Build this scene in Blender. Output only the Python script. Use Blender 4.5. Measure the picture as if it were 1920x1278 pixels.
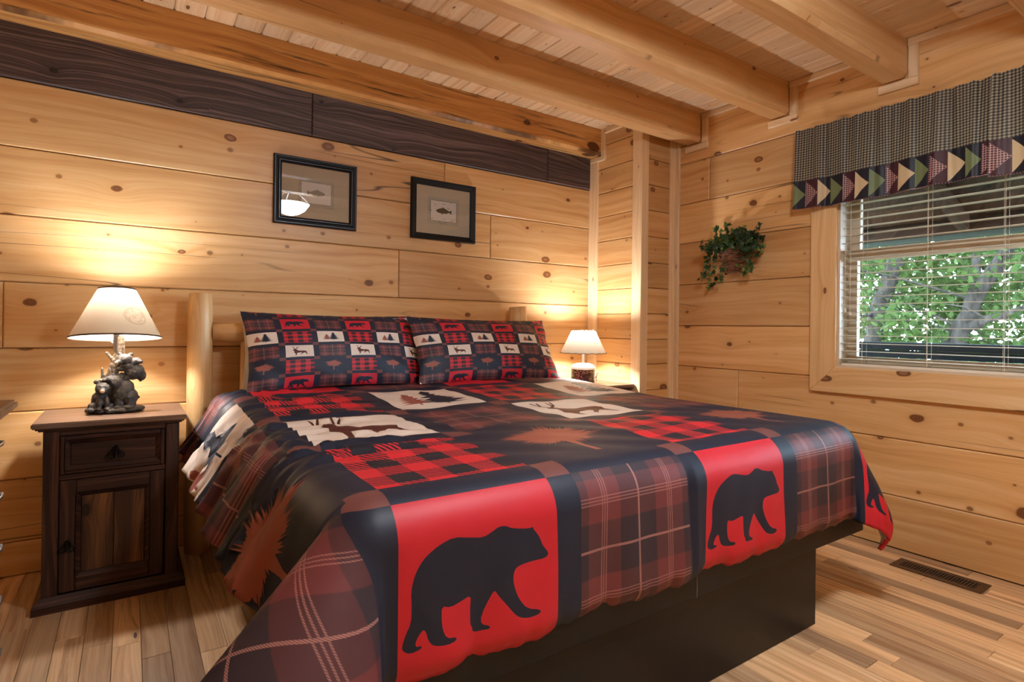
import bpy, bmesh, math, random
import numpy as np
from mathutils import Vector, Matrix, geometry
PI = math.pi
rng = random.Random(7)
SC = bpy.context.scene
COL = SC.collection
for o in list(bpy.data.objects):
    bpy.data.objects.remove(o)

# ------------------------------------------------------------------ camera
def make_camera():
    yaw, p, r = 0.5966447799593488, -0.0026331183203156332, -0.012045527707993331
    fw = Vector((math.sin(yaw)*math.cos(p), math.cos(yaw)*math.cos(p), -math.sin(p)))
    rt = Vector((math.cos(yaw), -math.sin(yaw), 0))
    dn = fw.cross(rt)
    c, s = math.cos(r), math.sin(r)
    cx = c*rt + s*dn
    cy = -s*rt + c*dn
    M = Matrix((( cx.x, -cy.x, -fw.x, 0.0), (cx.y, -cy.y, -fw.y, 0.0), (cx.z, -cy.z, -fw.z, 1.13), (0, 0, 0, 1)))
    cam = bpy.data.cameras.new('camera')
    cam.sensor_width = 36.0
    cam.sensor_fit = 'HORIZONTAL'
    cam.lens = 1057.352/1920*36
    cam.shift_y = -29.34/1920
    cam.clip_start = 0.02
    cam.clip_end = 200
    o = bpy.data.objects.new('camera', cam)
    COL.objects.link(o)
    o.matrix_world = M
    SC.camera = o
make_camera()

# ------------------------------------------------------------------ world, exposure, light levels
W = bpy.data.worlds.new('sky')
SC.world = W
W.use_nodes = True
bg = W.node_tree.nodes['Background']
bg.inputs['Color'].default_value = (0.56, 0.79, 1.0, 1)
bg.inputs['Strength'].default_value = 48.0
SC.view_settings.view_transform = 'Standard'
SC.view_settings.look = 'None'
SC.view_settings.exposure = 0.12
SC.view_settings.gamma = 1.0
SC.view_settings.use_curve_mapping = False
BOWL_STRENGTH = 112.0          # glass bowl of the ceiling light
LAMP_BIG = 950.0              # bulb of the bear lamp
LAMP_SMALL = 1250.0            # bulb of the jar lamp

# ------------------------------------------------------------------ node helpers
def lin(c):
    f = lambda v: v/12.92 if v <= 0.04045 else ((v+0.055)/1.055)**2.4
    return tuple(f(x/255.0) for x in c[:3]) + (1.0,)

class S:
    def __init__(s, g, sock): s.g, s.k = g, sock
    def __add__(a, b): return a.g.m('ADD', a, b)
    __radd__ = __add__
    def __sub__(a, b): return a.g.m('SUBTRACT', a, b)
    def __rsub__(a, b): return a.g.m('SUBTRACT', b, a)
    def __mul__(a, b): return a.g.m('MULTIPLY', a, b)
    __rmul__ = __mul__
    def __truediv__(a, b): return a.g.m('DIVIDE', a, b)
    def __lt__(a, b): return a.g.m('LESS_THAN', a, b)
    def __gt__(a, b): return a.g.m('GREATER_THAN', a, b)

class G:
    def __init__(g, name):
        g.mat = bpy.data.materials.new(name)
        g.mat.use_nodes = True
        g.nt = g.mat.node_tree
        g.nt.nodes.clear()
        g.out = g.nt.nodes.new('ShaderNodeOutputMaterial')
    def n(g, t, **kw):
        x = g.nt.nodes.new(t)
        for k, v in kw.items(): setattr(x, k, v)
        return x
    def put(g, node, i, v):
        s = node.inputs[i]
        if isinstance(v, S): g.nt.links.new(v.k, s)
        elif v is not None: s.default_value = v
    def m(g, op, a, b=None, c=None, clamp=False):
        x = g.n('ShaderNodeMath', operation=op, use_clamp=clamp)
        g.put(x, 0, a); g.put(x, 1, b)
        if c is not None: g.put(x, 2, c)
        return S(g, x.outputs[0])
    def sep(g, v):
        x = g.n('ShaderNodeSeparateXYZ'); g.put(x, 0, v)
        return [S(g, o) for o in x.outputs]
    def comb(g, x_, y_, z_=0.0):
        x = g.n('ShaderNodeCombineXYZ'); g.put(x, 0, x_); g.put(x, 1, y_); g.put(x, 2, z_)
        return S(g, x.outputs[0])
    def obj(g): return S(g, g.n('ShaderNodeTexCoord').outputs['Object'])
    def uv(g): return S(g, g.n('ShaderNodeTexCoord').outputs['UV'])
    def rand(g): return S(g, g.n('ShaderNodeObjectInfo').outputs['Random'])
    def noise(g, v, scale=1.0, detail=2.0, rough=0.5, color=False):
        x = g.n('ShaderNodeTexNoise'); g.put(x, 'Vector', v)
        x.inputs['Scale'].default_value = scale; x.inputs['Detail'].default_value = detail; x.inputs['Roughness'].default_value = rough
        return S(g, x.outputs['Color' if color else 'Fac'])
    def vor(g, v, scale=1.0, dim='3D', rnd=1.0, feature='F1'):
        x = g.n('ShaderNodeTexVoronoi', voronoi_dimensions=dim, feature=feature); g.put(x, 'Vector', v)
        x.inputs['Scale'].default_value = scale; x.inputs['Randomness'].default_value = rnd
        return S(g, x.outputs['Distance']), (S(g, x.outputs['Color']) if 'Color' in x.outputs else None)
    def sstep(g, v, a, b, lo=0.0, hi=1.0):
        x = g.n('ShaderNodeMapRange', interpolation_type='SMOOTHSTEP')
        g.put(x, 0, v); g.put(x, 1, a); g.put(x, 2, b); g.put(x, 3, lo); g.put(x, 4, hi)
        return S(g, x.outputs[0])
    def mixc(g, f, a, b, mode='MIX'):
        x = g.n('ShaderNodeMix', data_type='RGBA', blend_type=mode)
        g.put(x, 0, f); g.put(x, 6, a); g.put(x, 7, b)
        return S(g, x.outputs[2])
    def ramp(g, f, stops):
        x = g.n('ShaderNodeValToRGB'); g.put(x, 0, f)
        e = x.color_ramp.elements
        while len(e) < len(stops): e.new(0.5)
        for q, (p, c) in zip(e, stops): q.position = p; q.color = c
        return S(g, x.outputs[0])
    def bump(g, h, strength=0.3, dist=0.01):
        x = g.n('ShaderNodeBump'); g.put(x, 'Height', h)
        x.inputs['Strength'].default_value = strength; x.inputs['Distance'].default_value = dist
        return S(g, x.outputs[0])
    def pbsdf(g, color, rough=0.5, metal=0.0, normal=None, spec=0.5, **kw):
        x = g.n('ShaderNodeBsdfPrincipled')
        g.put(x, 'Base Color', color); g.put(x, 'Roughness', rough); g.put(x, 'Metallic', metal)
        g.put(x, 'Specular IOR Level', spec)
        if normal is not None: g.put(x, 'Normal', normal)
        for k, v in kw.items(): g.put(x, k.replace('_', ' '), v)
        return S(g, x.outputs[0])
    def done(g, sh):
        g.nt.links.new(sh.k, g.out.inputs[0]); return g.mat

def plain(name, rgb, rough=0.5, metal=0.0, spec=0.5, noise=0.0, nscale=30, bump=0.0):
    g = G(name); c = lin(rgb)
    nrm = None
    if noise or bump:
        nz = g.noise(g.obj(), nscale, 3)
        if noise: c = g.mixc(nz*noise, c, tuple(x*0.45 for x in c[:3])+(1,))
        if bump: nrm = g.bump(nz, bump, 0.004)
    return g.done(g.pbsdf(c, rough, metal, nrm, spec))

def wood(name, light, mid, dark, knotcol, kx=2.2, ky=3.3, thr=0.55, krad=0.16, rough=0.38, var=0.16, ring=40.0, spec=0.4, streak=0.0, streakcol=(60, 32, 14), crack=0.0, bumps=0.12, warp=0.14, small=0.0):
    """sawn wood, grain along local x"""
    g = G(name)
    P0 = g.obj(); rnd = g.rand()
    x, y, z = g.sep(P0)
    x = x + rnd*37.1; y = y + rnd*11.7; q = y + z
    kd, kc = g.vor(g.comb(x*kx, q*ky, 0.0), 1.0, '2D')
    wob = g.noise(g.comb(x*9.0, q*14.0, rnd*9), 1.0, 2)
    kd = kd + (wob-0.5)*0.09
    r, r2, _ = g.sep(kc)
    rr0 = g.m('MULTIPLY', g.m('MAXIMUM', r-thr, 0.0), 1.0/(1-thr))
    rad = g.m('ADD', g.m('MULTIPLY', rr0*rr0, krad*0.8), krad*0.28)
    has = r > thr
    k = g.sstep(kd, rad, rad*0.72)
    k = k*has
    core = g.sstep(kd, rad*0.6, rad*0.2)
    pull = g.m('EXPONENT', kd*-7.0)*has
    low = g.noise(g.comb(x*0.9, q*4.0, rnd*5), 1.0, 2)
    yy = q + (low-0.5)*warp + pull*0.05
    rings = g.noise(g.comb(x*0.7, yy*ring, rnd*3), 1.0, 3, 0.55)
    fine = g.noise(g.comb(x*6.0, yy*260.0, 0.0), 1.0, 2)
    t = rings*0.75 + fine*0.25
    c = g.ramp(t, [(0.30, lin(dark)), (0.50, lin(mid)), (0.68, lin(light))])
    tone = g.noise(g.comb(x*1.3, q*3.0, rnd*21), 1.0, 2)
    c = g.mixc(g.sstep(tone, 0.45, 0.75)*0.35, c, lin(dark))
    br = g.m('ADD', g.m('MULTIPLY', rnd - 0.5, var*2), 1.0)
    c = g.mixc(1.0, c, g.comb(br, br, g.m('ADD', br*0.9, 0.1)), 'MULTIPLY')
    halo = g.m('EXPONENT', g.m('MULTIPLY', g.m('MAXIMUM', kd-rad, 0.0), -16.0))*has*0.45
    c = g.mixc(halo, c, lin(dark))
    kn = g.mixc(core*(r2 > 0.45)*0.75, lin(knotcol), lin(tuple(int(0.62*a+0.38*b) for a, b in zip(dark, knotcol))))
    krg = g.sstep(g.m('SINE', kd*230.0), -0.2, 0.9)
    kn = g.mixc(krg*0.45, kn, lin(tuple(int(0.5*a+0.5*b) for a, b in zip(dark, knotcol))))
    c = g.mixc(k*0.9, c, kn)
    if small:
        sd_, sc_ = g.vor(g.comb(x*kx*2.3, q*ky*1.9, 7.7), 1.0, '2D')
        sr, _, _ = g.sep(sc_)
        srad = g.m('MULTIPLY', g.m('MAXIMUM', sr-0.62, 0.0), small)
        c = g.mixc(g.sstep(sd_, srad, srad*0.6)*(sr > 0.62)*0.9, c, lin(knotcol))
        c = g.mixc(g.m('EXPONENT', g.m('MULTIPLY', g.m('MAXIMUM', sd_-srad, 0.0), -30.0))*(sr > 0.62)*0.35, c, lin(dark))
    if streak:
        s1 = g.noise(g.comb(x*1.1, q*20.0, rnd*8+3), 1.0, 5, 0.68)
        c = g.mixc(g.sstep(s1, 0.53, 0.66)*streak, c, lin(streakcol))
    if crack:
        c1 = g.noise(g.comb(x*0.35, q*7.0, rnd*17+2), 1.0, 1)
        line = g.sstep(g.m('ABSOLUTE', c1-0.5), 0.006, 0.0)
        msk = g.sstep(g.noise(g.comb(x*1.1, q*0.5, rnd*31), 1.0, 1), 0.52, 0.6)
        c = g.mixc(line*msk*crack, c, lin((50, 28, 14)))
    nrm = g.bump(t, bumps, 0.003)
    rr = g.m('ADD', g.m('MULTIPLY', fine, 0.12), rough-0.06)
    return g.done(g.pbsdf(c, rr, 0.0, nrm, spec))

# ------------------------------------------------------------------ materials
M = {}
M['wall'] = wood('honey pine log siding', (228, 190, 138), (217, 171, 112), (195, 142, 84), (92, 46, 20), thr=0.5, krad=0.095, crack=0.85, ring=24, small=0.24)
M['column'] = wood('pine column boards', (228, 190, 138), (215, 169, 110), (193, 140, 84), (96, 48, 20), kx=3.4, ky=5, thr=0.5, krad=0.14, ring=24, small=0.22)
M['trim'] = wood('pale pine trim', (242, 216, 176), (234, 202, 156), (220, 182, 132), (110, 60, 26), kx=3.0, ky=9.0, thr=0.72, krad=0.12, var=0.08)
M['ceiling'] = wood('tongue and groove ceiling pine', (244, 222, 188), (236, 206, 164), (216, 176, 128), (96, 50, 22), kx=3.2, ky=8.0, thr=0.55, krad=0.10, var=0.12, small=0.22)
M['beam'] = wood('squared pine beam', (232, 194, 142), (220, 176, 120), (200, 150, 94), (70, 34, 14), kx=1.9, ky=3.2, thr=0.6, krad=0.10, var=0.06, small=0.14, crack=0.6, ring=26)
M['beam_streaked'] = wood('streaked pine beam', (228, 180, 116), (212, 158, 92), (182, 122, 64), (60, 28, 12), kx=1.9, ky=3.2, thr=0.55, krad=0.14, var=0.04, streak=0.85, streakcol=(58, 28, 12))
M['dark_plank'] = wood('dark stained rough plank', (122, 102, 96), (72, 57, 53), (40, 31, 30), (20, 14, 13), thr=0.6, krad=0.12, rough=0.5, var=0.12, ring=80, bumps=0.9, spec=0.4, warp=0.2)
M['floor'] = wood('hickory strip floor', (218, 186, 146), (198, 160, 118), (160, 120, 82), (70, 40, 22), kx=1.6, ky=7.0, thr=0.78, krad=0.12, rough=0.4, var=0.42, ring=50, spec=0.4, streak=0.55, streakcol=(128, 82, 48))
M['log'] = wood('peeled log', (234, 200, 150), (220, 180, 126), (194, 148, 94), (90, 48, 20), kx=3.0, ky=5.0, thr=0.6, krad=0.14, var=0.04, ring=22)
M['casing'] = wood('pine window casing', (234, 200, 150), (222, 182, 128), (206, 160, 104), (84, 40, 18), kx=2.4, ky=5.0, thr=0.55, krad=0.20, var=0.06)
M['rustic'] = wood('dark rustic stained wood', (98, 60, 42), (58, 34, 25), (28, 16, 13), (18, 10, 8), kx=3, ky=6, thr=0.7, krad=0.1, rough=0.45, var=0.14, ring=70, streak=0.7, streakcol=(24, 13, 10), bumps=0.4)
M['rustic_top'] = wood('worn rustic tabletop', (152, 124, 102), (120, 92, 72), (80, 56, 43), (40, 22, 14), kx=3, ky=6, thr=0.75, krad=0.1, rough=0.4, var=0.1, ring=50, streak=0.4, streakcol=(60, 34, 24))
M['rustic_panel'] = wood('two tone door panel wood', (140, 92, 48), (70, 42, 24), (34, 20, 13), (20, 12, 8), kx=4, ky=7, thr=0.6, krad=0.12, rough=0.45, var=0.1, ring=16, streak=0.5, streakcol=(28, 16, 11))
M['black_panel'] = plain('black melamine', (15, 15, 16), 0.42, spec=0.35)
M['seam'] = plain('pale seam', (120, 116, 112), 0.6)
M['iron'] = plain('blackened iron', (26, 22, 21), 0.45, 0.7)
M['mattress'] = plain('white mattress ticking', (225, 222, 215), 0.9)
M['white_cloth'] = plain('white cotton', (236, 233, 226), 0.9, bump=0.05, nscale=200)
M['dark_core'] = plain('shadow gap timber', (70, 44, 24), 0.9)
M['vent'] = plain('bronze floor register', (96, 72, 48), 0.5, 0.5)
M['vent_dark'] = plain('register dark core', (12, 10, 9), 0.8)
M['vinyl'] = plain('almond vinyl window frame', (206, 190, 165), 0.45)
M['slat'] = plain('ivory blind slat', (232, 224, 206), 0.4)
M['cord'] = plain('ivory blind cord', (226, 218, 200), 0.7)
M['rail_dark'] = plain('dark green deck rail paint', (14, 17, 17), 0.7, spec=0.06)
M['deck'] = plain('weathered deck board', (120, 104, 88), 0.8, noise=0.5, nscale=8)
M['soffit'] = wood('brown porch soffit', (70, 48, 34), (50, 34, 24), (30, 20, 15), (14, 9, 6), var=0.1, spec=0.05)
M['litter'] = plain('leaf litter', (58, 62, 38), 0.95, noise=0.6, nscale=1.5)
M['gutter'] = plain('pale gutter', (58, 62, 52), 0.7, spec=0.05)
M['frame_black'] = plain('black lacquered picture frame', (14, 14, 14), 0.5, spec=0.25)
M['frame_line'] = plain('grey frame bead', (92, 94, 98), 0.3, 0.3)
M['mat_tan'] = plain('tan picture mat', (204, 186, 156), 0.85)
M['paper'] = plain('ivory print paper', (238, 224, 206), 0.9)
M['paper_edge'] = plain('grey leafy print border', (206, 194, 168), 0.9, noise=0.7, nscale=90)
M['ink'] = plain('dark ink', (46, 40, 36), 0.9)
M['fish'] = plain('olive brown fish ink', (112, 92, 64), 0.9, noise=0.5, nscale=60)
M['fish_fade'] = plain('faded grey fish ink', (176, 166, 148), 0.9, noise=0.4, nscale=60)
M['chrome'] = plain('brushed metal', (170, 168, 164), 0.3, 0.9)
M['shade_trim'] = plain('dark shade binding', (70, 54, 46), 0.8)
M['lace'] = plain('brown shade lacing', (120, 84, 58), 0.8)
M['snow'] = plain('frosted white jar top', (236, 230, 222), 0.7, bump=0.4, nscale=120)
M['basket'] = plain('woven twig basket', (132, 84, 52), 0.8, noise=0.8, nscale=30)
M['vine'] = plain('brown ivy vine', (92, 58, 34), 0.8)
M['dresser_black'] = plain('black dresser paint', (28, 25, 24), 0.5)
M['dresser_top'] = wood('dresser top', (150, 112, 80), (110, 76, 50), (78, 50, 32), (40, 22, 14), thr=0.8, var=0.05)
M['bark'] = None
def m_bark():
    g = G('grey tree bark'); P = g.obj(); x, y, z = g.sep(P)
    n = g.noise(g.comb(x*14, y*14, z*3.5), 1.0, 4, 0.65)
    c = g.ramp(n, [(0.3, lin((19, 16, 14))), (0.6, lin((46, 41, 36))), (0.8, lin((64, 58, 51)))])
    return g.done(g.pbsdf(c, 0.9, 0, g.bump(n, 0.8, 0.04), 0.03))
M['bark'] = m_bark()
def m_leaf(name, a, b, trans=0.45, spec=0.03):
    g = G(name)
    n = g.noise(g.obj(), 3.0, 2)
    c = g.mixc(g.sstep(n, 0.35, 0.65), lin(a), lin(b))
    d = g.pbsdf(c, 0.55, 0, None, spec)
    t = g.n('ShaderNodeBsdfTranslucent'); g.put(t, 0, c)
    mx = g.n('ShaderNodeMixShader'); mx.inputs[0].default_value = trans
    g.nt.links.new(d.k, mx.inputs[1]); g.nt.links.new(t.outputs[0], mx.inputs[2])
    return g.done(S(g, mx.outputs[0]))
M['leaf'] = m_leaf('summer tree leaf', (27, 37, 14), (48, 60, 27))
M['leaf_far'] = m_leaf('distant tree leaf', (37, 49, 24), (60, 74, 41))
M['ivy'] = m_leaf('dark ivy leaf', (26, 52, 24), (58, 88, 36), 0.12, 0.35)
M['ivy_pale'] = m_leaf('pale ivy leaf', (92, 118, 52), (126, 140, 66), 0.15, 0.35)
def m_glass(name, ior=1.5):
    g = G(name)
    f = g.n('ShaderNodeFresnel'); f.inputs[0].default_value = ior
    t = g.n('ShaderNodeBsdfTransparent'); gl = g.n('ShaderNodeBsdfGlossy'); gl.inputs['Roughness'].default_value = 0.0
    mx = g.n('ShaderNodeMixShader')
    g.nt.links.new(f.outputs[0], mx.inputs[0]); g.nt.links.new(t.outputs[0], mx.inputs[1]); g.nt.links.new(gl.outputs[0], mx.inputs[2])
    return g.done(S(g, mx.outputs[0]))
M['glass'] = m_glass('window glass', 1.35)
M['picture_glass'] = m_glass('picture glass', 1.6)
def m_shade(name, rgb, trans=0.55, drawing=False):
    g = G(name); c = lin(rgb)
    nz = g.noise(g.obj(), 60, 3)
    col = g.mixc(nz*0.12, c, lin((150, 120, 86)))
    if drawing:
        dv = g.n('ShaderNodeVectorMath', operation='DISTANCE'); g.put(dv, 0, g.obj()); dv.inputs[1].default_value = (0.062, -0.10, 0.40)
        dd_ = S(g, dv.outputs['Value'])
        sk = g.sstep(g.noise(g.obj(), 45, 4, 0.7), 0.45, 0.6)*g.sstep(dd_, 0.055, 0.03)
        rg = g.sstep(g.m('ABSOLUTE', dd_-0.042), 0.006, 0.0)*0.8
        col = g.mixc(g.m('MAXIMUM', sk, rg)*0.45, col, lin((150, 104, 66)))
    d = g.n('ShaderNodeBsdfDiffuse'); g.put(d, 0, col)
    t = g.n('ShaderNodeBsdfTranslucent'); g.put(t, 0, col)
    mx = g.n('ShaderNodeMixShader'); mx.inputs[0].default_value = trans
    g.nt.links.new(d.outputs[0], mx.inputs[1]); g.nt.links.new(t.outputs[0], mx.inputs[2])
    return g.done(S(g, mx.outputs[0]))
M['shade'] = m_shade('parchment lamp shade', (208, 186, 154), 0.026, True)
M['shade_small'] = m_shade('cream lamp shade', (222, 206, 178), 0.030)
def m_emit(name, rgb, s):
    g = G(name); e = g.n('ShaderNodeEmission'); e.inputs[0].default_value = lin(rgb); e.inputs[1].default_value = s
    return g.done(S(g, e.outputs[0]))
M['bowl'] = m_emit('lit frosted glass bowl', (228, 240, 255), BOWL_STRENGTH)
M['bulb'] = m_emit('lit bulb glass', (244, 244, 250), LAMP_BIG)
M['bulb_small'] = m_emit('lit small bulb glass', (244, 244, 250), LAMP_SMALL)
def m_resin():
    g = G('bronzed black bear resin'); P = g.obj()
    n = g.noise(P, 90, 4, 0.7)
    c = g.ramp(n, [(0.35, lin((26, 24, 24))), (0.6, lin((58, 53, 50))), (0.75, lin((120, 112, 104)))])
    return g.done(g.pbsdf(c, 0.52, 0.0, g.bump(n, 0.9, 0.006), 0.45))
M['resin'] = m_resin()
M['muzzle'] = plain('tan bear muzzle', (176, 146, 116), 0.5)
def m_barkresin():
    g = G('grey carved bark resin'); x, y, z = g.sep(g.obj())
    n = g.noise(g.comb(x*160, y*160, z*60), 1.0, 4, 0.7)
    c = g.ramp(n, [(0.35, lin((54, 48, 44))), (0.6, lin((128, 116, 104))), (0.8, lin((186, 174, 160)))])
    return g.done(g.pbsdf(c, 0.6, 0, g.bump(n, 0.9, 0.006), 0.4))
M['barkresin'] = m_barkresin()
def m_cones():
    g = G('pine cone filling seen through jar'); P = g.obj()
    d, c = g.vor(P, 95.0)
    r, _, _ = g.sep(c)
    col = g.ramp(d, [(0.0, lin((206, 186, 160))), (0.25, lin((120, 84, 56))), (0.6, lin((34, 22, 15)))])
    col = g.mixc(r*0.4, col, lin((50, 32, 20)))
    return g.done(g.pbsdf(col, 0.25, 0, g.bump(d, 0.6, 0.004), 0.6))
M['cones'] = m_cones()

# fabrics
def cloth_surface(g, c, rough=0.52):
    w = g.noise(g.obj(), 900, 1)
    return g.pbsdf(c, rough, 0, g.bump(w, 0.08, 0.001), 0.4)
def m_cloth(name, rgb):
    g = G(name); n = g.noise(g.obj(), 25, 2)
    c = g.mixc(n*0.22, lin(rgb), tuple(v*0.6 for v in lin(rgb)[:3])+(1,))
    return g.done(cloth_surface(g, c))
M['navy'] = m_cloth('black navy printed cotton', (25, 34, 52))
M['red'] = m_cloth('red printed cotton', (200, 34, 48))
M['cream'] = m_cloth('cream printed cotton', (226, 208, 190))
M['brown'] = m_cloth('rust brown print', (150, 82, 66))
M['deerbrown'] = m_cloth('dark brown print', (88, 44, 36))
M['corner'] = m_cloth('dusty brown square', (112, 66, 62))
def pulse(g, x, c, w, soft=0.002):
    return g.sstep(g.m('ABSOLUTE', x-c), w+soft, w)
def m_plaid():
    g = G('maroon tartan print'); u, v, _ = g.sep(g.uv())
    def bands(t): return g.m('MAXIMUM', pulse(g, t, 0.2, 0.13, 0.01), pulse(g, t, 0.8, 0.13, 0.01))
    b = (bands(u)+bands(v))*0.5
    c = g.ramp(b, [(0.0, lin((52, 42, 50))), (0.5, lin((82, 48, 52))), (1.0, lin((110, 54, 56)))])
    def lines(t):
        a = pulse(g, t, 0.5, 0.007)
        for q in (0.2, 0.8):
            for dd in (-0.020, 0.0, 0.020): a = g.m('MAXIMUM', a, pulse(g, t, q+dd, 0.0028)*0.75)
        return a
    tw = g.sstep(g.m('SINE', (u+v)*520.0), -0.3, 0.3)
    l = g.m('MAXIMUM', lines(u), lines(v))*(tw*0.45+0.25)
    c = g.mixc(l, c, lin((196, 140, 128)))
    return g.done(cloth_surface(g, c))
M['plaid'] = m_plaid()
def m_buffalo():
    g = G('red and black buffalo check print'); u, v, _ = g.sep(g.uv())
    a = g.m('FRACT', u*2.8+0.1) > 0.5
    b = g.m('FRACT', v*2.8+0.35) > 0.5
    h = g.m('SINE', (u+v)*150.0) > 0.0
    one = g.m('ABSOLUTE', a-b)
    both = a*b
    f = g.m('MAXIMUM', both, one*h)
    c = g.mixc(f, lin((204, 38, 48)), lin((27, 32, 43)))
    return g.done(cloth_surface(g, c))
M['buffalo'] = m_buffalo()
def m_gingham():
    g = G('olive and black gingham'); u, v, _ = g.sep(g.uv())
    a = g.m('FRACT', u) > 0.5
    b = g.m('FRACT', v) > 0.5
    s = (a+b)*0.5
    c = g.ramp(s, [(0.0, lin((184, 174, 148))), (0.5, lin((112, 106, 92))), (1.0, lin((42, 42, 42)))])
    d = cloth_surface(g, c)
    t = g.n('ShaderNodeBsdfTranslucent'); g.put(t, 0, c)
    mx = g.n('ShaderNodeMixShader'); mx.inputs[0].default_value = 0.3
    g.nt.links.new(d.k, mx.inputs[1]); g.nt.links.new(t.outputs[0], mx.inputs[2])
    return g.done(S(g, mx.outputs[0]))
M['gingham'] = m_gingham()
M['v_navy'] = m_cloth('valance navy', (24, 26, 38))
M['v_maroon'] = m_cloth('valance maroon', (62, 26, 36))
M['v_cream'] = m_cloth('valance cream', (206, 186, 146))
M['v_green'] = m_cloth('valance sage', (112, 126, 84))
def m_vcheck():
    g = G('valance maroon windowpane check'); x, y, z = g.sep(g.obj())
    a = g.m('FRACT', y*90.0) > 0.75
    b = g.m('FRACT', z*90.0) > 0.75
    c = g.mixc(g.m('MAXIMUM', a, b)*0.8, lin((74, 32, 42)), lin((206, 170, 160)))
    return g.done(cloth_surface(g, c))
M['v_check'] = m_vcheck()

# ------------------------------------------------------------------ object helpers
def tag(o, label=None, cat=None, group=None, kind=None):
    if label: o['label'] = label
    if cat: o['category'] = cat
    if group: o['group'] = group
    if kind: o['kind'] = kind
    return o
def link(o, parent=None):
    COL.objects.link(o)
    if parent is not None: o.parent = parent
    return o
def empty(name, loc=(0, 0, 0), rotz=0.0):
    o = bpy.data.objects.new(name, None); o.empty_display_size = 0.1
    o.location = loc; o.rotation_euler = (0, 0, rotz)
    return link(o)
def from_bm(name, bm, mat, parent=None, smooth=False, loc=None):
    me = bpy.data.meshes.new(name); bm.to_mesh(me); bm.free()
    return from_me(name, me, mat, parent, smooth, loc)
def from_me(name, me, mat, parent=None, smooth=False, loc=None):
    mats = mat if isinstance(mat, (list, tuple)) else [mat]
    for x in mats: me.materials.append(M[x] if isinstance(x, str) else x)
    if smooth: me.polygons.foreach_set('use_smooth', [True]*len(me.polygons))
    o = bpy.data.objects.new(name, me); link(o, parent)
    if loc: o.location = loc
    return o
def bm_box(bm, lo, hi, mi=0):
    vs = [bm.verts.new((x, y, z)) for z in (lo[2], hi[2]) for y in (lo[1], hi[1]) for x in (lo[0], hi[0])]
    for f in ((0, 2, 3, 1), (4, 5, 7, 6), (0, 1, 5, 4), (2, 6, 7, 3), (0, 4, 6, 2), (1, 3, 7, 5)):
        bm.faces.new([vs[i] for i in f]).material_index = mi
    return vs
def box(name, lo, hi, mat, parent=None, c=0.0, seg=1, center=True):
    """chamfered box; object origin at its centre when center is set (local coordinates of the parent)"""
    ctr = [(a+b)/2 for a, b in zip(lo, hi)] if center else [0, 0, 0]
    bm = bmesh.new()
    bm_box(bm, [a-b for a, b in zip(lo, ctr)], [a-b for a, b in zip(hi, ctr)])
    if c: bmesh.ops.bevel(bm, geom=bm.edges[:], offset=c, segments=seg, affect='EDGES', clamp_overlap=True)
    o = from_bm(name, bm, mat, parent)
    o.location = ctr
    return o
def tri_axes(X, Y, Z, loc):
    return Matrix(((X[0], Y[0], Z[0], loc[0]), (X[1], Y[1], Z[1], loc[1]), (X[2], Y[2], Z[2], loc[2]), (0, 0, 0, 1)))
AX = {'back': ((1, 0, 0), (0, 0, 1), (0, -1, 0)), 'right': ((0, -1, 0), (0, 0, 1), (-1, 0, 0)), 'left': ((0, 1, 0), (0, 0, 1), (1, 0, 0)),
      'rear': ((-1, 0, 0), (0, 0, 1), (0, 1, 0)), 'ceil': ((0, 1, 0), (1, 0, 0), (0, 0, -1)), 'floor': ((0, 1, 0), (-1, 0, 0), (0, 0, 1)),
      'vert_back': ((0, 0, 1), (-1, 0, 0), (0, -1, 0)), 'vert_right': ((0, 0, 1), (0, 1, 0), (-1, 0, 0)), 'xup': ((1, 0, 0), (0, 1, 0), (0, 0, 1)), 'yup': ((0, 1, 0), (-1, 0, 0), (0, 0, 1)),
      'zup_x': ((0, 0, 1), (1, 0, 0), (0, 1, 0))}
PL = {}
def plank(name, axes, ctr, L, H, T, mat, parent, c=0.004, jitter=0.0):
    """board: local x along its grain; ctr is the centre of its visible face"""
    key = (round(L, 3), round(H, 3), round(T, 3), c, mat)
    if key not in PL:
        bm = bmesh.new(); bm_box(bm, (-L/2, -H/2, -T), (L/2, H/2, 0))
        if c:
            ed = [e for e in bm.edges if all(v.co.z > -1e-6 for v in e.verts)]
            bmesh.ops.bevel(bm, geom=ed, offset=c, segments=1, affect='EDGES')
        me = bpy.data.meshes.new(name); bm.to_mesh(me); bm.free(); me.materials.append(M[mat])
        PL[key] = me
    o = bpy.data.objects.new(name, PL[key]); link(o, parent)
    X, Y, Z = AX[axes]
    z = Vector(Z)*rng.uniform(-jitter, jitter)
    o.matrix_local = tri_axes(X, Y, Z, Vector(ctr)+z)
    return o
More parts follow.
